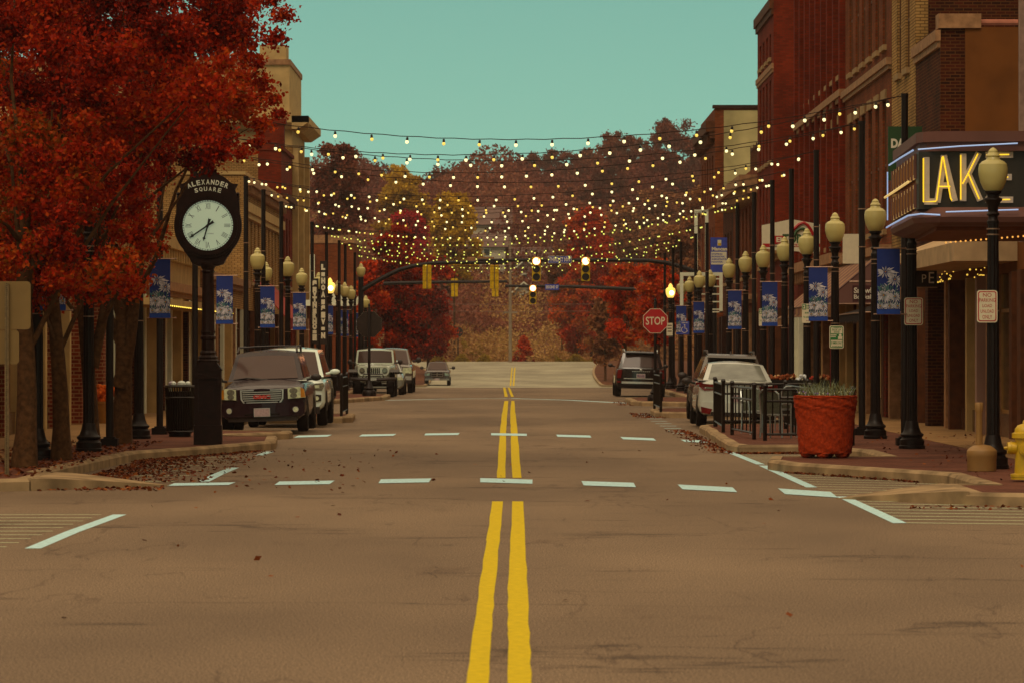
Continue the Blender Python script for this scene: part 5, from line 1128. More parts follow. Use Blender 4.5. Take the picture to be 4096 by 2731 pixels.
def car(name, label, x, y, rev, L, W, stn, gh, wheels, body, glass, roll=0, bend=.2, side_body=PLAS, R=.36, tw=.25, cat='car', group='vehicles parked along the kerb', yaw=0, z0=0):
    """near end at local y=0 facing the camera; W half width"""
    t = thing(name, label, cat, (x, y, z0), yaw, group, roll)
    def bf(px, py, pz):
        k = max(0, 1-py/1.3); return (px, py+bend*(abs(px)/W)**2.4*k*k, pz)
    def half(s):
        yy_, w, zb, zs, zt = s
        return [(0, zb), (w*.84, zb), (w*.96, zb+.09), (w, zb+.3*(zs-zb)), (w*.995, zb+.65*(zs-zb)), (w*.97, zs-.05), (w*.92, zs), (w*.78, zs+.6*(zt-zs)), (w*.4, zs+.93*(zt-zs)), (0, zt)]
    m = MB(); K = 10; vs = []; rings = []
    st = []
    for a, b in zip(stn[:-1], stn[1:]):
        n = 3
        for i in range(n): st.append(tuple(a[k]+(b[k]-a[k])*i/n for k in range(5)))
    st.append(stn[-1])
    for s in st:
        h = half(s); vs += [(p[0], s[0], p[1]) for p in h]+[(-p[0], s[0], p[1]) for p in reversed(h[1:-1])]
    NR = 2*K-2
    m.add(vs, [(a*NR+i, a*NR+(i+1) % NR, (a+1)*NR+(i+1) % NR, (a+1)*NR+i) for a in range(len(st)-1) for i in range(NR)], 0, True)
    for s in (st[0], st[-1]):
        h = half(s); M_ = 8; vv = [((2*i/M_-1)*p[0], s[0], p[1]) for p in h for i in range(M_+1)]
        m.add(vv, [(k*(M_+1)+i, k*(M_+1)+i+1, (k+1)*(M_+1)+i+1, (k+1)*(M_+1)+i) for k in range(K-1) for i in range(M_)], 0, True)
    m.map(bf); bo = m.build('body', body, t, sharp=40)
    # greenhouse
    yb0, yt0, yt1, yb1, wb, wr, zb, zr = gh; cr = .045
    def near(a, b, o=0):
        q = 2*a-1; w = wb+(wr-wb)*b; yy_ = yb0+(yt0-yb0)*b+(.14*(1-b)+.07*b)*q*q; z = zb+(zr-zb)*b-.04*q*q*b; 
        return (q*w, yy_-o, z+o*.6)
    def far(a, b, o=0):
        q = 2*a-1; w = wb+(wr-wb)*b; return (q*w, yb1+(yt1-yb1)*b-(.1)*q*q+o, zb+(zr-zb)*b-.04*q*q*b)
    def roof(a, b): 
        q = 2*a-1; p0, p1 = near(a, 1), far(a, 1); return (p0[0], p0[1]+(p1[1]-p0[1])*b, p0[2]+(p1[2]-p0[2])*b+cr*sin(pi*min(1, b*1.0))*(1-q*q*.6)+.0)
    m = MB(); m.grid(near, 10, 4); m.grid(far, 10, 3); m.grid(roof, 10, 6)
    for e in (0, 1):
        A, B, C_, D_ = near(e, 0), near(e, 1), far(e, 1), far(e, 0)
        def sd(a, b, A=A, B=B, C_=C_, D_=D_): 
            p = [A[k]+(D_[k]-A[k])*a for k in range(3)]; q = [B[k]+(C_[k]-B[k])*a for k in range(3)]; return tuple(p[k]+(q[k]-p[k])*b for k in range(3))
        m.grid(sd, 8, 3)
    m.build('cabin', body, t, sharp=50)
    u0, u1, b0, b1 = glass['near']; m = MB(); m.grid(lambda a, b: near(u0+(u1-u0)*a, b0+(b1-b0)*b, .012), 10, 4); m.build(glass.get('name', 'windscreen'), glass.get('mat', CGL), t)
    for e in (0, 1):
        A, B, C_, D_ = near(e, 0), near(e, 1), far(e, 1), far(e, 0); sg = -1 if e == 0 else 1
        for (s0, s1) in glass.get('side', [(.10, .45), (.48, .84)]):
            m = MB()
            def sd(a, b): 
                a = s0+(s1-s0)*a; b = .1+.74*b; p = [A[k]+(D_[k]-A[k])*a for k in range(3)]; q = [B[k]+(C_[k]-B[k])*a for k in range(3)]; r = [p[k]+(q[k]-p[k])*b for k in range(3)]; return (r[0]+sg*.01, r[1], r[2])
            m.grid(sd, 4, 2); m.build('side_window', CGD, t)
    for wy in wheels:
        for sg in (-1, 1):
            xo = sg*(W+.012); m = MB()
            w = MB(); 
            prof = [(R*.6, 0), (R*.93, .01), (R, .05), (R, tw-.05), (R*.93, tw-.01), (R*.6, tw)]
            w.grid(lambda a, b: None or (xo-sg*prof[round(b*5)][1], wy+prof[round(b*5)][0]*cos(2*pi*a), R+prof[round(b*5)][0]*sin(2*pi*a)), 24, 5)
            wh = w.build('wheel', TYRE, t); r = MB()
            r.grid(lambda a, b: (xo-sg*(.02+.05*b), wy+R*.62*(1-b*.999)*cos(2*pi*a), R+R*.62*(1-b*.999)*sin(2*pi*a)), 20, 2)
            for k in range(5):
                a = 2*pi*k/5; r.add([(xo-sg*.012, wy+R*.1*cos(a+1.2), R+R*.1*sin(a+1.2)), (xo-sg*.012, wy+R*.62*cos(a+.12), R+R*.62*sin(a+.12)), (xo-sg*.012, wy+R*.62*cos(a-.12), R+R*.62*sin(a-.12)), (xo-sg*.012, wy+R*.1*cos(a-1.2), R+R*.1*sin(a-1.2))], [(0, 1, 2, 3)])
            r.build('rim', RIM, wh)
            N = 14; q = MB(); q.add([(sg*(W+.003), wy+(R+.09)*cos(pi*i/N), R+(R+.07)*sin(pi*i/N)) for i in range(N+1)], [tuple(range(N+1))]); q.build('wheel_arch', PLAS, t)
    def part(nm, mb, mt, par=None): mb.map(bf); return mb.build(nm, mt, par or t)
    def nb(m, x0, x1, y0, y1, z0, z1, mi=0):
        n = 6
        for i in range(n): a = x0+(x1-x0)*i/n; b = x0+(x1-x0)*(i+1)/n; m.box(a, b, y0, y1, z0, z1, mi)
        return m
    return t, part, nb, bf
def poly_y(m, pts, y0, y1, mi=0):
    return m.prism(pts, 'y', y0, y1, mi)
def mirror(part, W, y, z, mt, sz=(.24, .1, .16), off=.06, cap=None):
    for sg in (-1, 1):
        m = MB(); m.ball(sg*(W+off+sz[0]/2-.02), y, z, sz[0]/2, sz[1]/2, sz[2]/2, 10, 8, 0); m.tube([(sg*(W-.05), y+.03, z-.05), (sg*(W+off+.03), y, z-.02)], .03, 5, 0)
        m.build('mirror', mt, part)
def wheelset(): pass
def plate_(part, nb, x, z, w, h, y, txt='', frame=True):
    m = MB(); m.box(x-w/2-.01, x+w/2+.01, y-.01, y+.02, z-h/2-.01, z+h/2+.01, 1); m.box(x-w/2, x+w/2, y-.014, y-.01, z-h/2, z+h/2, 0)
    if txt: m.text(txt, x-w*.42, x+w*.42, z-h*.28, z+h*.3, y-.018, 2, bold=.04)
    part('number_plate', m, [PLATE, CHROME, PTXT])

# 1 dark SUV facing the camera on the left
W = .93
t, part, nb, bf = car('parked_suv', 'dark plum SUV with chrome barred grille and roof rack facing the camera beside the clock', -5.42, 80., False, 4.87, W,
    [(0, .87, .33, .90, .97), (.12, .92, .30, .93, 1.02), (.5, .93, .26, .97, 1.08), (1.25, .93, .26, 1.03, 1.17), (1.6, .93, .26, 1.05, 1.12), (4.6, .92, .28, 1.05, 1.1), (4.85, .86, .35, 1.0, 1.04)],
    (1.18, 1.95, 4.4, 4.75, .83, .67, 1.12, 1.76), (.93, 3.8), P_DARK, {'near': (.065, .935, .07, .86)}, roll=R_(-1.7), z0=.03, bend=.24)
m = MB(); nb(m, -.9, .9, -.10, .1, .40, .66); nb(m, -.86, .86, -.13, 0, .36, .58); part('bumper', m, P_DARK); m = MB(); nb(m, -.75, .75, -.09, .1, .26, .37); part('valance', m, PLAS)
m = MB(); nb(m, -.38, .38, -.135, -.1, .395, .425); part('air_dam', m, TYRE)
g = [(-.47, .945), (.47, .945), (.46, .74), (.40, .65), (.30, .615), (-.30, .615), (-.40, .65), (-.46, .74)]
m = MB(); poly_y(m, [(x*1.0, z) for x, z in g], -.045, .02); part('grille', m, CHROME)
m = MB(); poly_y(m, [(x*.93, .78+(z-.78)*.86) for x, z in g], -.052, -.046, 0)
for k in range(6):
    z = .66+k*.045; w_ = .42 if k > 1 else (.34, .39)[k]; m.box(-w_, w_, -.068, -.052, z, z+.018, 1)
gb = part('grille_bars', m, [TYRE, CHROME]); m = MB(); m.text('GMC', -.19, .19, .745, .835, -.078, 0, bold=.06); part('badge', m, BADR)
for sg in (-1, 1):
    m = MB(); poly_y(m, [(sg*.56, .955), (sg*.80, .985), (sg*.90, .93), (sg*.93, .75), (sg*.56, .73)], -.05, .04, 0); hl = part('headlight', m, HLG)
    m = MB(); poly_y(m, [(sg*(.56+.27), .975), (sg*.90, .93), (sg*.925, .76), (sg*.83, .755)], -.056, -.05, 0); part('indicator', m, AMBR, hl)
    m = MB(); 
    for cz, r in ((.90, .065), (.80, .055)): m.prism([(sg*.68+r*1.35*cos(2*pi*i/16), cz+r*sin(2*pi*i/16)) for i in range(16)], 'y', -.055, -.05)
    part('reflector', m, REFL, hl)
    m = MB(); m.prism([(sg*.72+.062*cos(2*pi*i/16), .50+.062*sin(2*pi*i/16)) for i in range(16)], 'y', -.15, -.1); fl = part('fog_lamp', m, CHROME); m = MB(); m.prism([(sg*.72+.045*cos(2*pi*i/16), .50+.045*sin(2*pi*i/16)) for i in range(16)], 'y', -.155, -.15); part('lens', m, HLG, fl)
plate_(part, nb, 0, .455, .33, .165, -.14)
mirror(t, W, 1.75, 1.17, PLAS)
for sg in (-1, 1): MB().tube([(sg*.05-.0, 1.12, 1.15), (sg*.05-.35, 1.16, 1.20), (sg*.05-.62, 1.2, 1.17)], .012, 4).build('wiper', PLAS, t)
m = MB()
for sg in (-1, 1): m.tube([(sg*.66, 2.15, 1.74), (sg*.64, 2.4, 1.86), (sg*.62, 4.2, 1.88), (sg*.62, 4.35, 1.76)], .025, 6)
m.tube([(-.64, 2.6, 1.86), (-.3, 2.6, 1.88), (.3, 2.6, 1.88), (.64, 2.6, 1.86)], .02, 6); m.tube([(-.63, 3.9, 1.87), (.63, 3.9, 1.87)], .02, 6); m.build('roof_rack', PLAS, t)

# 2 white SUV behind it
W = .93
t, part, nb, bf = car('parked_suv', 'white SUV parked directly behind the dark plum SUV', -5.36, 87., False, 4.8, W,
    [(0, .86, .42, .95, 1.02), (.12, .92, .38, 1.0, 1.08), (.5, .93, .36, 1.05, 1.13), (1.2, .93, .36, 1.08, 1.2), (1.5, .93, .36, 1.1, 1.15), (4.55, .92, .4, 1.1, 1.12), (4.8, .86, .45, 1.0, 1.05)],
    (1.15, 1.85, 4.4, 4.75, .85, .68, 1.15, 1.84), (.9, 3.7), P_WHITE, {'near': (.05, .95, .05, .9)}, roll=R_(-1.2), z0=.02, R=.39, bend=.26)
m = MB(); nb(m, -.8, .8, -.06, .1, .3, .46); part('valance', m, PLAS); m = MB(); nb(m, -.45, .45, -.03, .02, .62, .95); part('grille', m, PLAS)
for sg in (-1, 1):
    m = MB(); poly_y(m, [(sg*.5, 1.0), (sg*.88, 1.02), (sg*.92, .95), (sg*.86, .84), (sg*.52, .86)], -.03, .04); hl = part('headlight', m, REFL); m = MB(); m.box(sg*.58, sg*.8, -.036, -.03, .9, .97); part('reflector', m, HLG, hl)
    m = MB(); poly_y(m, [(sg*.62, .76), (sg*.84, .74), (sg*.84, .6), (sg*.62, .56)], -.03, .04); fl = part('fog_lamp', m, PLAS); m = MB(); m.prism([(sg*.74+.05*cos(2*pi*i/12), .66+.05*sin(2*pi*i/12)) for i in range(12)], 'y', -.04, -.03); part('lens', m, HLG, fl)
mirror(t, W, 1.8, 1.27, P_WHITE, (.25, .1, .13))
# 3 boxy white 4x4
W = .80
t, part, nb, bf = car('parked_offroader', 'boxy pale off-road vehicle with slotted grille, round headlights and huge tyres', -5.42, 143., False, 4.2, W,
    [(0, .46, .62, 1.12, 1.16), (.06, .58, .6, 1.15, 1.2), (.4, .66, .6, 1.2, 1.25), (1.35, .76, .58, 1.25, 1.3), (1.5, .80, .55, 1.25, 1.28), (4.1, .80, .55, 1.25, 1.28), (4.2, .78, .6, 1.2, 1.25)],
    (1.42, 1.62, 4.0, 4.15, .76, .70, 1.28, 1.86), (.55, 3.4), P_JEEP, {'near': (.05, .95, .08, .9), 'side': [(.06, .4), (.44, .9)]}, bend=.05, R=.47, tw=.32)
m = MB(); poly_y(m, [(-.50, .84), (.50, .84), (.60, .95), (.60, 1.12), (.52, 1.2), (-.52, 1.2), (-.60, 1.12), (-.60, .95)], -.05, .01); part('grille', m, P_JEEP)
m = MB()
for k in range(7): m.box(-.25+k*.075, -.205+k*.075, -.058, -.05, .92, 1.14)
part('slots', m, TYRE)
for sg in (-1, 1):
    m = MB(); m.prism([(sg*.44+.105*cos(2*pi*i/18), 1.04+.105*sin(2*pi*i/18)) for i in range(18)], 'y', -.075, -.04); hl = part('headlight', m, PLAS); m = MB(); m.prism([(sg*.44+.08*cos(2*pi*i/18), 1.04+.08*sin(2*pi*i/18)) for i in range(18)], 'y', -.085, -.075); part('lens', m, REFL, hl)
    m = MB(); m.prism([(-.1, .98), (.2, 1.08), (.9, 1.08), (1.1, .9), (.95, .98), (.2, 1.0)], 'x', sg*.62, sg*.98); m.build('fender_flare', PLAS, t)
m = MB(); m.tube([(-.85, -.1, .72), (-.4, -.32, .70), (.4, -.32, .70), (.85, -.1, .72)], .075, 8); m.tube([(-.42, -.3, .74), (-.36, -.32, .9), (.36, -.32, .9), (.42, -.3, .74)], .03, 6); m.tube([(-.28, -.3, .72), (-.28, -.33, .82), (.28, -.33, .82), (.28, -.3, .72)], .03, 6); m.build('bumper', PLAS, t)
m = MB(); m.box(-.3, .3, -.05, .45, .45, .62).box(-.5, .5, .45, .6, .42, .52); m.build('skid_plate', TYRE, t)
MB().box(-.13, .13, -.4, -.36, .66, .76).build('winch', CHROME, t); mirror(t, .78, 1.55, 1.36, PLAS, (.2, .1, .2), .12)
# 4 sedan sliver and 5 pickup
t, part, nb, bf = car('parked_saloon', 'small silver saloon mostly hidden between the off-road vehicle and the pickup', -5.35, 150.2, False, 4.4, .88,
    [(0, .8, .3, .6, .72), (.3, .88, .25, .72, .85), (1.2, .88, .25, .82, .95), (4.2, .86, .25, .9, .96), (4.4, .8, .35, .85, .9)], (1.1, 1.9, 3.2, 3.9, .78, .58, .93, 1.42), (.85, 3.5), P_SIL2, {'near': (.05, .95, .05, .9)}, bend=.3, R=.32)
for sg in (-1, 1): m = MB(); poly_y(m, [(sg*.5, .7), (sg*.82, .74), (sg*.84, .62), (sg*.52, .6)], -.03, .03); part('headlight', m, HLG)
t, part, nb, bf = car('parked_pickup', 'grey green pickup with tall square nose behind the boxy off-road vehicle', -5.25, 157., False, 5.3, .95,
    [(0, .88, .5, 1.1, 1.14), (.12, .94, .45, 1.14, 1.2), (1.2, .95, .45, 1.18, 1.26), (1.5, .95, .45, 1.2, 1.24), (5.2, .95, .5, 1.2, 1.22), (5.3, .9, .5, 1.15, 1.2)], (1.25, 2.0, 3.6, 3.9, .84, .68, 1.22, 1.88), (.95, 4.2), P_GREY, {'near': (.05, .95, .05, .9)}, bend=.16, R=.42, cat='pickup')
m = MB(); nb(m, -.5, .5, -.05, .02, .78, 1.08); nb(m, -.9, .9, -.12, .05, .42, .52); part('grille', m, PLAS); m = MB(); nb(m, -.9, .9, -.13, .05, .56, .72); part('bumper', m, CHROME)
for sg in (-1, 1): m = MB(); poly_y(m, [(sg*.55, 1.08), (sg*.9, 1.08), (sg*.92, .84), (sg*.55, .86)], -.05, .03); part('headlight', m, HLG)
mirror(t, .95, 1.9, 1.4, PLAS, (.26, .1, .24), .1)
# 6 distant pickup in the dip
y = 288; t, part, nb, bf = car('parked_pickup', 'distant dark pickup with chrome bumper in the dip at the left kerb', XS(1004, 29.5), y, False, 5.4, .99,
    [(0, .92, .5, 1.05, 1.1), (.12, .98, .45, 1.1, 1.16), (1.3, .99, .45, 1.18, 1.25), (5.3, .99, .5, 1.2, 1.22), (5.4, .9, .5, 1.15, 1.2)], (1.4, 2.1, 3.8, 4.2, .86, .66, 1.22, 1.86), (.95, 4.3), P_TAUPE, {'near': (.05, .95, .05, .9)}, bend=.2, R=.4, cat='pickup', z0=hg(y)+.02)
m = MB(); nb(m, -.46, .46, -.06, .02, .72, 1.04); part('grille_surround', m, RIM); m = MB(); nb(m, -.96, .96, -.12, .05, .42, .56); part('bumper', m, RIM); m = MB(); 
for sx in (-1, 1):
    for zz in (.75, .91): m.box(sx*.03, sx*.43, -.075, -.06, zz, zz+.12)
part('grille', m, TYRE)
for sg in (-1, 1): m = MB(); poly_y(m, [(sg*.58, 1.02), (sg*.88, 1.0), (sg*.92, .8), (sg*.6, .8)], -.05, .03); part('headlight', m, REFL)
plate_(part, nb, 0, .5, .34, .14, -.13); mirror(t, .99, 2., 1.38, PLAS, (.3, .1, .26), .12)
# 7 black SUV seen from behind on the right
W = .97
t, part, nb, bf = car('parked_suv', 'black SUV seen from behind past the red stop sign', 4.93, 144., True, 5.0, W,
    [(0, .90, .42, 1.05, 1.09), (.1, .95, .36, 1.08, 1.12), (.6, .97, .32, 1.08, 1.1), (3.6, .97, .3, 1.08, 1.1), (4.6, .95, .3, .98, 1.02), (5., .85, .4, .8, .9)],
    (.06, .34, 2.9, 3.7, .87, .70, 1.1, 1.74), (.95, 3.9), P_BLK, {'near': (.08, .92, .08, .84), 'name': 'rear_window', 'side': [(.1, .4), (.44, .8)]}, roll=R_(1.2), bend=.16, R=.39)
m = MB(); nb(m, -.74, .74, -.06, .1, .52, .60); part('bumper_trim', m, CHROME); m = MB(); nb(m, -.9, .9, -.05, .1, .36, .5); part('valance', m, TYRE)
for sg in (-1, 1): m = MB(); poly_y(m, [(sg*.72, 1.06), (sg*.9, 1.06), (sg*.92, .72), (sg*.78, .72)], -.03, .05); part('tail_lamp', m, TAIL); m = MB(); nb(m, sg*.78, sg*.92, -.04, .05, .55, .62); part('reflector', m, TAIL)
m = MB(); nb(m, -.66, .66, -.02, .02, .70, .73); part('trim_strip', m, CHROME); m = MB()
for k in range(9): m.box(-.34+k*.08, -.29+k*.08, -.03, -.01, .985, 1.01)
m.ball(0, -.02, 1.06, .055, .012, .035, 10, 6); part('badge', m, CHROME); plate_(part, nb, 0, .82, .32, .16, -.03, 'FRA 418')
MB().prism([(.28, 1.70), (.1, 1.72), (.12, 1.77), (.4, 1.78)], 'x', -.64, .64).build('spoiler', P_BLK, t); MB().tube([(-.05, .15, 1.24), (.3, .14, 1.22)], .014, 4).build('wiper', PLAS, t)
for sg in (-1, 1): MB().tube([(sg*.64, .5, 1.76), (sg*.64, .7, 1.83), (sg*.64, 2.7, 1.83), (sg*.64, 2.9, 1.76)], .022, 6).build('roof_rail', CHROME, t)
MB().tube([(0, .7, 1.77), (0, .62, 1.86)], .015, 4).build('aerial', PLAS, t); mirror(t, W, 3.4, 1.2, PLAS, (.2, .14, .15), .05)
# 8 grey estate/crossover from behind
W = .92
t, part, nb, bf = car('parked_suv', 'warm grey crossover with roof rails partly hidden behind the pale saloon', 5.36, 91.3, True, 4.7, W,
    [(0, .86, .42, .95, 1.0), (.1, .91, .38, 1.0, 1.04), (.7, .92, .3, 1.0, 1.03), (3.4, .92, .3, 1.0, 1.02), (4.3, .9, .3, .9, .96), (4.7, .8, .4, .75, .85)],
    (.08, .75, 2.7, 3.6, .84, .64, 1.02, 1.66), (.85, 3.6), P_GREY, {'near': (.07, .93, .06, .84), 'name': 'rear_window', 'mat': CGD, 'side': [(.1, .36), (.4, .8)]}, roll=R_(1.8), bend=.3, R=.37, z0=.03)
m = MB(); nb(m, -.85, .85, -.07, .1, .42, .6); part('bumper', m, P_GREY); m = MB(); nb(m, -.8, .8, -.05, .1, .3, .42); part('valance', m, PLAS)
for sg in (-1, 1): m = MB(); poly_y(m, [(sg*.5, .98), (sg*.88, .98), (sg*.9, .84), (sg*.55, .86)], -.03, .05); part('tail_lamp', m, TAIL); MB().tube([(sg*.58, 1.0, 1.68), (sg*.58, 1.15, 1.76), (sg*.58, 2.5, 1.76), (sg*.58, 2.65, 1.68)], .03, 6).build('roof_rail', PLAS, t)
MB().prism([(.8, 1.63), (.5, 1.6), (.52, 1.66), (.9, 1.7)], 'x', -.6, .6).build('spoiler', P_GREY, t); MB().prism([(1.0, 1.70), (1.25, 1.70), (1.15, 1.77), (1.05, 1.77)], 'x', -.015, .015).build('aerial', PLAS, t)
mirror(t, W, 3.1, 1.12, PLAS, (.24, .14, .17), .07)
# 9 pale saloon from behind
W = .915
t, part, nb, bf = car('parked_saloon', 'pale silver saloon seen from behind next to the patio railing', 5.16, 85.2, True, 4.85, W,
    [(0, .82, .40, .93, 1.05), (.08, .89, .34, .98, 1.10), (.3, .915, .28, 1.0, 1.12), (1.0, .915, .24, .99, 1.1), (3.5, .915, .24, .93, 1.0), (4.4, .88, .25, .8, .88), (4.85, .76, .3, .62, .72)],
    (.62, 1.6, 2.6, 3.7, .80, .64, 1.08, 1.50), (.95, 3.8), P_SILV, {'near': (.07, .93, .06, .93), 'name': 'rear_window', 'mat': mat('pale_reflecting_glass', (.16, .17, .14), .1, 0, 3, .3), 'side': [(.08, .42), (.46, .86)]}, roll=R_(2.0), bend=.34, R=.335, z0=.03)
m = MB(); nb(m, -.86, .86, -.07, .12, .36, .58); part('bumper', m, P_SILV); m = MB(); nb(m, -.62, .62, -.05, .1, .27, .40); part('valance', m, PLAS); m = MB(); nb(m, -.6, .6, -.12, .02, 1.085, 1.11); part('boot_lip', m, P_SILV)
for sg in (-1, 1):
    m = MB(); poly_y(m, [(sg*.46, .98), (sg*.80, 1.0), (sg*.90, 1.03), (sg*.91, .93), (sg*.80, .84), (sg*.50, .86)], -.03, .1); tl = part('tail_lamp', m, TAIL); m = MB(); poly_y(m, [(sg*.5, .92), (sg*.76, .93), (sg*.76, .89), (sg*.5, .88)], -.036, -.03); part('reverse_lens', m, REFL, tl)
    m = MB(); poly_y(m, [(sg*.6, .42), (sg*.86, .47), (sg*.84, .33), (sg*.66, .30)], -.085, .05); part('lower_reflector', m, TAIL)
m = MB(); m.prism([(.05*cos(2*pi*i/14), .995+.032*sin(2*pi*i/14)) for i in range(14)], 'y', -.04, -.01); part('badge', m, CHROME); plate_(part, nb, 0, .68, .32, .16, -.03, 'HKJ 725')
mirror(t, W, 3.05, 1.03, PLAS, (.24, .16, .16), .06)
# ---------------------------------------------------------------- trees
def rl(r, g, b, k=1.): return (lin(r)*k, lin(g)*k, lin(b)*k)
LRED = leafmat('red_autumn_leaves', [(0, rl(56, 12, 4, .9)), (.28, rl(120, 22, 4, 1.1)), (.48, rl(164, 36, 4, 1.25)), (.66, rl(172, 68, 10, 1.2)), (.84, rl(112, 74, 18, 1.)), (1, rl(76, 52, 16, .9))])
LBRN = leafmat('brown_autumn_leaves', [(0, rl(84, 48, 30, 1.3)), (.4, rl(116, 66, 40, 1.35)), (.7, rl(132, 84, 48, 1.35)), (1, rl(140, 96, 48, 1.2))], .2)
LPUR = leafmat('purple_brown_leaves', [(0, rl(88, 42, 32, 1.2)), (.5, rl(112, 56, 40, 1.25)), (1, rl(126, 76, 50, 1.3))], .2)
LYEL = leafmat('yellow_autumn_leaves', [(0, rl(120, 82, 14, 1.2)), (.5, rl(152, 116, 20, 1.6)), (1, rl(166, 134, 30, 1.8))])
LORG = leafmat('orange_red_leaves', [(0, rl(96, 28, 8, 1.3)), (.4, rl(158, 42, 8, 1.7)), (.7, rl(158, 70, 20, 1.6)), (1, rl(120, 80, 32, 1.4))])
LBSH = leafmat('brush_leaves', [(0, rl(92, 58, 34, 1.3)), (.5, rl(132, 92, 52, 1.5)), (1, rl(146, 116, 62, 1.6))], .2)
LMAG = leafmat('crimson_leaves', [(0, rl(110, 16, 20, 1.5)), (1, rl(160, 28, 34, 1.8))])
LGRS = leafmat('straw_grass', [(0, rl(104, 76, 20, 1.1)), (.6, rl(140, 110, 30, 1.3)), (1, rl(150, 130, 48, 1.3))])
LFAL = leafmat('fallen_leaf_litter', [(0, rl(60, 24, 12, 1.1)), (.5, rl(104, 44, 20, 1.1)), (1, rl(140, 80, 36, 1.1))], .1)
# near trees on the left
right_edge = [(-200, 655), (-60, 660), (0, 655), (50, 685), (110, 655), (160, 605), (200, 690), (240, 690), (300, 655), (330, 600), (375, 545), (400, 430), (440, 385), (520, 378), (560, 390), (620, 395), (655, 330), (690, 300), (705, 240), (715, 90)]
def xr(v):
    for (v0, u0), (v1, u1) in zip(right_edge[:-1], right_edge[1:]):
        if v0 <= v <= v1: return u0+(u1-u0)*(v-v0)/(v1-v0)
    return 0
trunks = [(54, 53.1, .17, 1072), (140, 56.7, .145, 1055), (210, 61.6, .14, 1036), (275, 66.4, .19, 1018)]
CL = [[] for _ in trunks]
rr = random.Random(21)
for i_ in range(34):
    k = i_ % 4; uu = rr.uniform(-40, 330); vv = rr.uniform(585, 690-.06*uu); y = trunks[k][1]+rr.uniform(-1.6, 1.6); p = P(uu, vv, y); CL[k].append((*p, .34, .5, .26, rr.uniform(.38, .72)))
for v in range(-170, 700, 44):
    for u in range(-110, 700, 44):
        uu = u+rr.uniform(-16, 16); vv = v+rr.uniform(-16, 16); e = xr(min(714, max(-200, vv)))
        if uu > e-14: continue
        edge = uu > e-80
        # lower edge of the crown follows the photo
        if vv > 640+20*sin(uu*.03) and uu < 60: pass
        if edge and vv < 260 and rr.random() < .22: continue
        if rr.random() < .10: continue
        k = rr.randrange(4) if not edge else rr.choice([2, 3]); y = trunks[k][1]+rr.uniform(-2.0, 2.0)
        if edge and 330 < vv < 640: y = 68+rr.uniform(-.5, 1.5); k = 3
        p = P(uu, vv, y); r = rr.uniform(26, 42)*y/F*(.75 if edge else 1.0)
        # dull olive leaves inside the right shoulder, scarlet in the middle, dusky top
        tb = .42+.10*sin(uu*.011+vv*.017)+rr.uniform(-.13, .17)+(.12 if uu > 520 and 150 < vv < 420 else 0)-(.14 if vv < 110 else 0)+(.1 if vv > 430 and uu > 250 else 0)+(.12 if (uu < 120 and vv > 200) else 0)
        CL[k].append((p[0], p[1], p[2], r*1.5, r*1.7, r*1.15, tb))
        if uu < e-130 and rr.random() < .5: CL[k].append((p[0], p[1], p[2], r*2.6, r*2.2, r*2.2, tb+rr.uniform(-.1, .1)))
for (u_, v_, k) in ((80, 360, 0), (95, 410, 0), (60, 450, 0), (100, 480, 0), (190, 400, 0), (215, 440, 1), (200, 490, 1), (180, 350, 0), (310, 470, 1), (330, 515, 2), (300, 540, 2), (335, 570, 2), (250, 600, 1), (90, 560, 0), (30, 600, 0)):
    p = P(u_, v_, trunks[k][1]-.6); CL[k].append((*p, .32, .35, .26, rr.uniform(.38, .7)))
WHO = ['first and thickest left one, beside the grey sign back', 'second from the left, behind the nearest daisy banner', 'third from the left, forking low down', 'fourth from the left, forking beside the dark lamp post']
for k, (u, y, r, vb) in enumerate(trunks):
    x = XS(u, F/y); t = thing('maple_tree', 'red autumn street tree, '+WHO[k], 'tree', (x, y, KZ), 0, 'red street trees on the near left')
    cl = CL[k]; m = MB(); loc = np.array((x, y, KZ))
    ok = [c for c in cl if not (c[0] > -6.6 and c[2] < 5.4)]; ends = [np.array(c[:3])-loc for c in rr.sample(ok, min(11, len(ok)))]
    top = (rr.uniform(-.2, .2), rr.uniform(-.2, .2), 3.2)
    branchy(m, (0, 0, -.05), top, r, ends)
    if k >= 2: branchy(m, (0, 0, 1.0 if k == 3 else 1.4), ((.42, .0, 3.4) if k == 3 else (.4, .05, 3.3)), r*.72, ends[:3])
    m.build('trunk', BARK, t, sharp=80)
    n = int(60000*len(cl)/60.); pts, tint = cloud([(*(np.array(c[:3])-loc), *c[3:]) for c in cl], min(84000, n), .2)
    leaves('crown', pts, .072, tint, LRED, t)
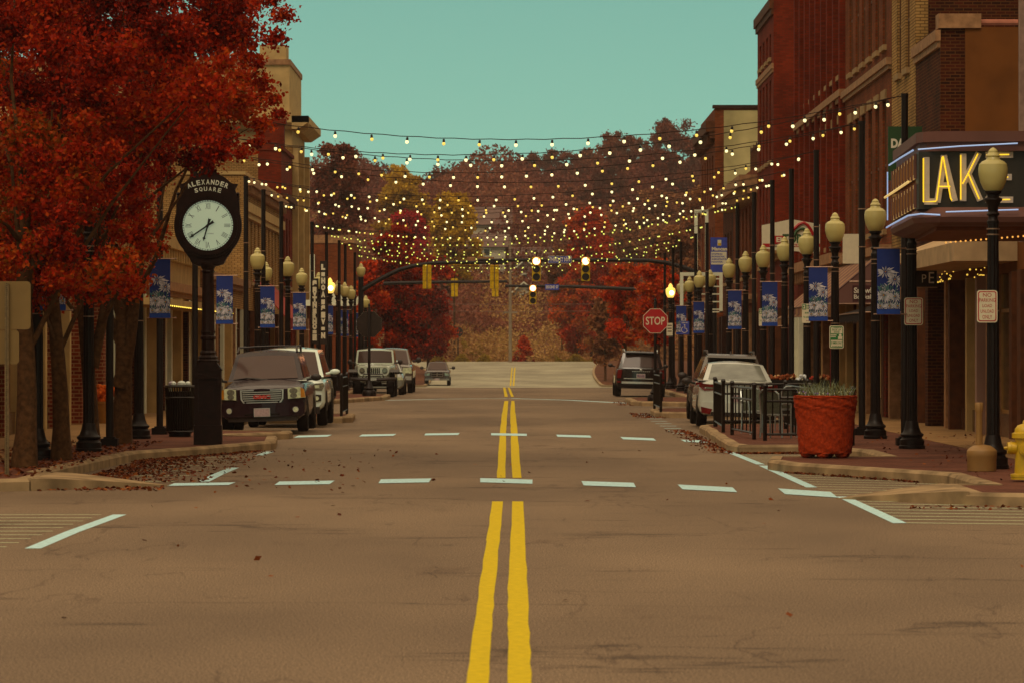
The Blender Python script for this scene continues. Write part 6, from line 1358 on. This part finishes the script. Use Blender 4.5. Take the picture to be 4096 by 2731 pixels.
# a generic tree by picture position
def tree(name, label, u0, u1, vt, vb, y, lm, n, ls, shape='round', trunk=True, dens=1, tb=.5, seed=0, grp=None, gz_=None, sparse=False):
    r_ = random.Random(seed*7+3); s = F/y; g = hg(y) if gz_ is None else gz_
    xc_ = XS((u0+u1)/2, s); zt = HC-(vt-V0)/s; zb = HC-(vb-V0)/s; w = (u1-u0)/s/2; h = zt-zb
    t = thing(name, label, 'tree', (xc_, y, g), 0, grp); cl = []
    nc = 46
    for i in range(nc):
        a = r_.uniform(0, 2*pi); q = (i+.5)/nc
        if shape == 'round': zz = q; wd = max(.12, math.sin(pi*min(1, .12+q*.80))**.7)
        elif shape == 'cone': zz = q; wd = .95*(1-q)**.75+.07
        else: zz = q; wd = .55+.45*sin(pi*q)
        rad = w*.86*wd*math.sqrt(r_.random()); cr = w*r_.uniform(.26, .42)*(.7+.4*wd)*(.75 if sparse else 1)
        cl.append((rad*cos(a), rad*sin(a)*.8, zb-g+h*(.08+.86*zz), cr, cr, cr*.75, tb+r_.uniform(-.22, .22)))
    pts, tint = cloud(cl, int(n*dens*1.25), .3 if not sparse else .1)
    if trunk:
        m = MB(); branchy(m, (0, 0, -.3), (r_.uniform(-.3, .3), 0, zb-g+h*.45), max(.12, w*.05), [np.array(c[:3]) for c in cl[::3]]); m.build('trunk', BARK, t, sharp=80)
    leaves('crown', pts, ls, tint, lm, t)
    return t
g1 = 'trees on the wooded hill'
T = tree
T('red_tree', 'dense dark red tree on the left side just past the signal pole', 835, 1000, 505, 835, 237, LRED, 15000, .22, 'round', seed=1, tb=.36)
T('red_tree', 'dark red tree whose crown reaches out toward the distant pickup', 900, 1062, 580, 835, 330, LRED, 19000, .28, 'round', seed=2, tb=.34)
T('red_tree', 'smaller rust red tree nearest the left signal pole', 800, 895, 590, 830, 205, LORG, 8000, .2, 'round', seed=3, tb=.4)
T('brown_tree', 'olive brown low tree at the left end of the road', 960, 1040, 690, 830, 436, LBRN, 7000, .32, 'round', seed=4)
T('tall_tree', 'tall dusky purple tree rising behind the cream corner building', 690, 850, 318, 640, 335, LPUR, 20000, .3, 'oval', seed=5)
T('yellow_tree', 'golden cone shaped tree in the middle distance', 980, 1106, 436, 670, 438, LYEL, 22000, .34, 'oval', seed=6, tb=.62)
T('yellow_tree', 'ochre round tree left of and behind the golden cone shaped one', 862, 1005, 395, 600, 480, LYEL, 15000, .36, 'round', seed=7, tb=.3)
T('yellow_tree', 'thin olive yellow tree top behind the ochre round tree', 868, 960, 375, 480, 520, LYEL, 5000, .34, 'round', seed=8, tb=.7, sparse=True)
T('crimson_tree', 'crimson tree crown left of the golden cone shaped tree', 885, 990, 484, 600, 425, LMAG, 9000, .3, 'round', seed=9)
T('orange_tree', 'bright orange red tree with a pointed top right of the signals', 1290, 1425, 470, 740, 436, LORG, 20000, .34, 'oval', seed=10, tb=.45)
T('orange_tree', 'orange brown tree just right of the far red signal', 1265, 1390, 600, 820, 433, LORG, 18000, .34, 'round', seed=11, tb=.6)
T('orange_tree', 'rust red street tree above the black SUV on the right', 1375, 1500, 600, 800, 235, LORG, 13000, .21, 'round', seed=12, tb=.55)
T('orange_tree', 'rust red street tree behind the stop sign', 1450, 1570, 590, 800, 205, LORG, 12000, .2, 'round', seed=13, tb=.5)
T('brown_tree', 'brown leaved street tree low at the right kerb beyond the black SUV', 1340, 1440, 670, 840, 302, LBRN, 10000, .26, 'round', seed=14)
for k, (a, b, vt, vb, y, lm, lab) in enumerate((
    (1465, 1645, 268, 560, 640, LPUR, 'tallest purple brown tree on the skyline at right'), (1355, 1490, 296, 560, 660, LPUR, 'dark square topped skyline tree right of centre'),
    (1480, 1640, 520, 770, 330, LBRN, 'tall bare looking brown tree behind the right signal arm'), (700, 800, 440, 660, 420, LPUR, 'dim tree behind the low brick hall at left'), (1530, 1700, 420, 720, 380, LBRN, 'brown tree rising behind the far right shops'),
    (1250, 1330, 560, 720, 455, LBRN, 'brown scrubby tree between shed and orange tree'))):
    T('hill_tree', lab, a, b, vt, vb, y, lm, 13000 if b-a > 110 else 8000, .42 if y > 500 else .3, 'oval' if k % 2 else 'round', seed=30+k, grp=g1)
CT = [(690, 330), (760, 316), (840, 372), (880, 400), (930, 378), (1000, 372), (1050, 376), (1105, 392), (1135, 398), (1165, 368), (1200, 342), (1290, 330), (1350, 345), (1400, 300), (1440, 305), (1480, 285), (1540, 272), (1600, 284), (1680, 310)]
def ct(u): return np.interp(u, [c[0] for c in CT], [c[1] for c in CT])
r5 = random.Random(77)
for row, (y0, dv, lm, lab, u_a, u_b, stp, hh) in enumerate(((760, 6, LPUR, 'purple brown tree in the far skyline row on the hilltop', 850, 1640, 52, 170), (690, 75, LPUR, 'dusky tree in the upper half of the wooded hillside', 830, 1650, 60, 170), (600, 150, LBRN, 'brown tree in the middle of the wooded hillside', 840, 1640, 66, 160), (530, 230, LBRN, 'brown tree low on the wooded hillside', 860, 1640, 72, 150))):
    u = u_a
    while u < u_b:
        w_ = r5.uniform(78, 120); c_ = u+r5.uniform(-12, 12); vt = ct(c_)+dv+r5.uniform(-14, 22)
        if not (row >= 2 and 1060 < c_ < 1290) and not (row == 1 and 1090 < c_ < 1190): T('hill_tree', lab, c_-w_/2, c_+w_/2, vt, vt+hh, y0+r5.uniform(-25, 25), lm, 7000, .5 if row < 2 else .42, r5.choice(['round', 'oval']), seed=int(u*3+row), grp='look-alike trees massed on the wooded hill', tb=r5.uniform(.3, .7), sparse=(row == 0 and r5.random() < .4))
        u += stp
T('red_bush', 'small pointed scarlet bush at the end of the road', 1174, 1230, 770, 838, 427, LORG, 7000, .22, 'cone', trunk=False, seed=60, tb=.4)
# brush on the bank: stuff
n = 90000; X_ = RNG.uniform(-34, 34, n); Y_ = 426+RNG.random(n)**1.5*230; Hh = np.array([hg(y) for y in Y_]); 
bumps = 1.6+1.5*np.sin(X_*.33+Y_*.05)+1.1*np.sin(X_*.9-Y_*.11); Zz = Hh+RNG.random(n)*np.clip(bumps, .5, 4.5)
o = leaves('brush', np.stack([X_, Y_, Zz], 1), .36, .5+.25*np.sin(X_*.21+1.3)+.15*RNG.normal(size=n), LBSH)
tag(o, 'brown tangled brush covering the bank beyond the road', 'brush'); o['kind'] = 'stuff'
# woodland undergrowth on the hillside
n = 120000; Y_ = RNG.uniform(500, 800, n); X_ = (RNG.uniform(640, 1760, n)-U0)*Y_/F; Hh = np.array([hg(y) for y in Y_])
Zz = Hh+RNG.random(n)*(4.5+3*np.sin(X_*.23+Y_*.021)+2.*np.sin(X_*.11-Y_*.05))
o = leaves('undergrowth', np.stack([X_, Y_, Zz], 1), .62, .45+.3*np.sin(X_*.13+Y_*.04)+.15*RNG.normal(size=n), LPUR)
tag(o, 'purple brown undergrowth clothing the far wooded hillside', 'woodland'); o['kind'] = 'stuff'
pts = []; 
for (u0, u1, vt, vb, y, n) in ((990, 1125, 812, 838, 424, 9000), (1275, 1372, 812, 832, 426, 7000), (1060, 1110, 775, 815, 430, 1500)):
    u = RNG.uniform(u0, u1, n); q = RNG.random(n); hh = (vb-vt)*(.6+.4*np.sin(u*.12))*y/F; pts.append(np.stack([(u-U0)*y/F, y+RNG.uniform(-.8, .8, n), HC-(vb-V0)*y/F+q*hh], 1))
pts = np.concatenate(pts); o = leaves('straw_grass', pts, .26, RNG.random(len(pts)), LGRS, asp=.25); tag(o, 'straw coloured tufted grass at the end of the road', 'grass'); o['kind'] = 'stuff'
# fallen leaves: stuff
P_ = []
def sc(n, f): P_.append(np.array([f() for _ in range(n)]))
U = random.uniform
sc(1500, lambda: (-6.15+abs(random.gauss(0, .55)), U(51, 62), .012)); sc(700, lambda: (U(-6.2, -4.3), U(51, 67), .012))
sc(900, lambda: (lambda a: (-6.2+1.65*a, 61.2+6.0*a-abs(random.gauss(0, .5)), .012))(random.random()))
sc(2600, lambda: (U(-8.6, -6.4), U(49, 68), KZ+.012)); sc(120, lambda: (U(-5, -2), U(48, 68), .012)); sc(260, lambda: (U(-6.6, -4.6), 48.4+U(-.3, .9), .012))
sc(700, lambda: (3.85+U(-.5, .15)*random.random(), U(65.0, 84), .015)); sc(500, lambda: (lambda a: (3.95+1.2*a, 65.4-abs(random.gauss(0, .12)), .015))(random.random())); sc(260, lambda: (lambda a: (4.0+1.6*a, 55.3-4.1*a-abs(random.gauss(0, .12)), .015))(random.random()))
sc(350, lambda: (5.85-abs(random.gauss(0, .15)), U(59, 65), .015)); sc(250, lambda: (U(6, 9.4), U(45, 75), KZ+.012)); sc(120, lambda: (U(4.5, 7), U(42.3, 43.3), .015)); sc(70, lambda: (U(-6, 6), U(24, 70), .012)); sc(300, lambda: (U(3.3, 4.1), U(99, 107), .015)); sc(160, lambda: (U(3.4, 4.1), U(121, 131), .015))
a = np.concatenate(P_); o = leaves('fallen_leaves', a+RNG.normal(size=a.shape)*np.array((.02, .05, .004)), .062, RNG.random(len(a)), LFAL, flat=.75); tag(o, 'fallen brown and red leaves lying along the kerbs and under the trees', 'leaves'); o['kind'] = 'stuff'
# ---------------------------------------------------------------- haze
hz = bpy.data.materials.new('haze'); hz.use_nodes = True; nt = hz.node_tree; nt.nodes.clear()
o = nt.nodes.new('ShaderNodeOutputMaterial'); v = nt.nodes.new('ShaderNodeVolumePrincipled'); v.inputs['Color'].default_value = (.95, .80, .74, 1); v.inputs['Density'].default_value = .00014; v.inputs['Anisotropy'].default_value = .1
nt.links.new(v.outputs[0], o.inputs['Volume'])
h = MB().box(-302, 302, -32, 1002, -3, 62).build('haze', hz); h['kind'] = 'stuff'; tag(h, 'thin even haze filling the street and valley', 'haze')
scn.cycles.max_bounces = 6; scn.cycles.transparent_max_bounces = 6
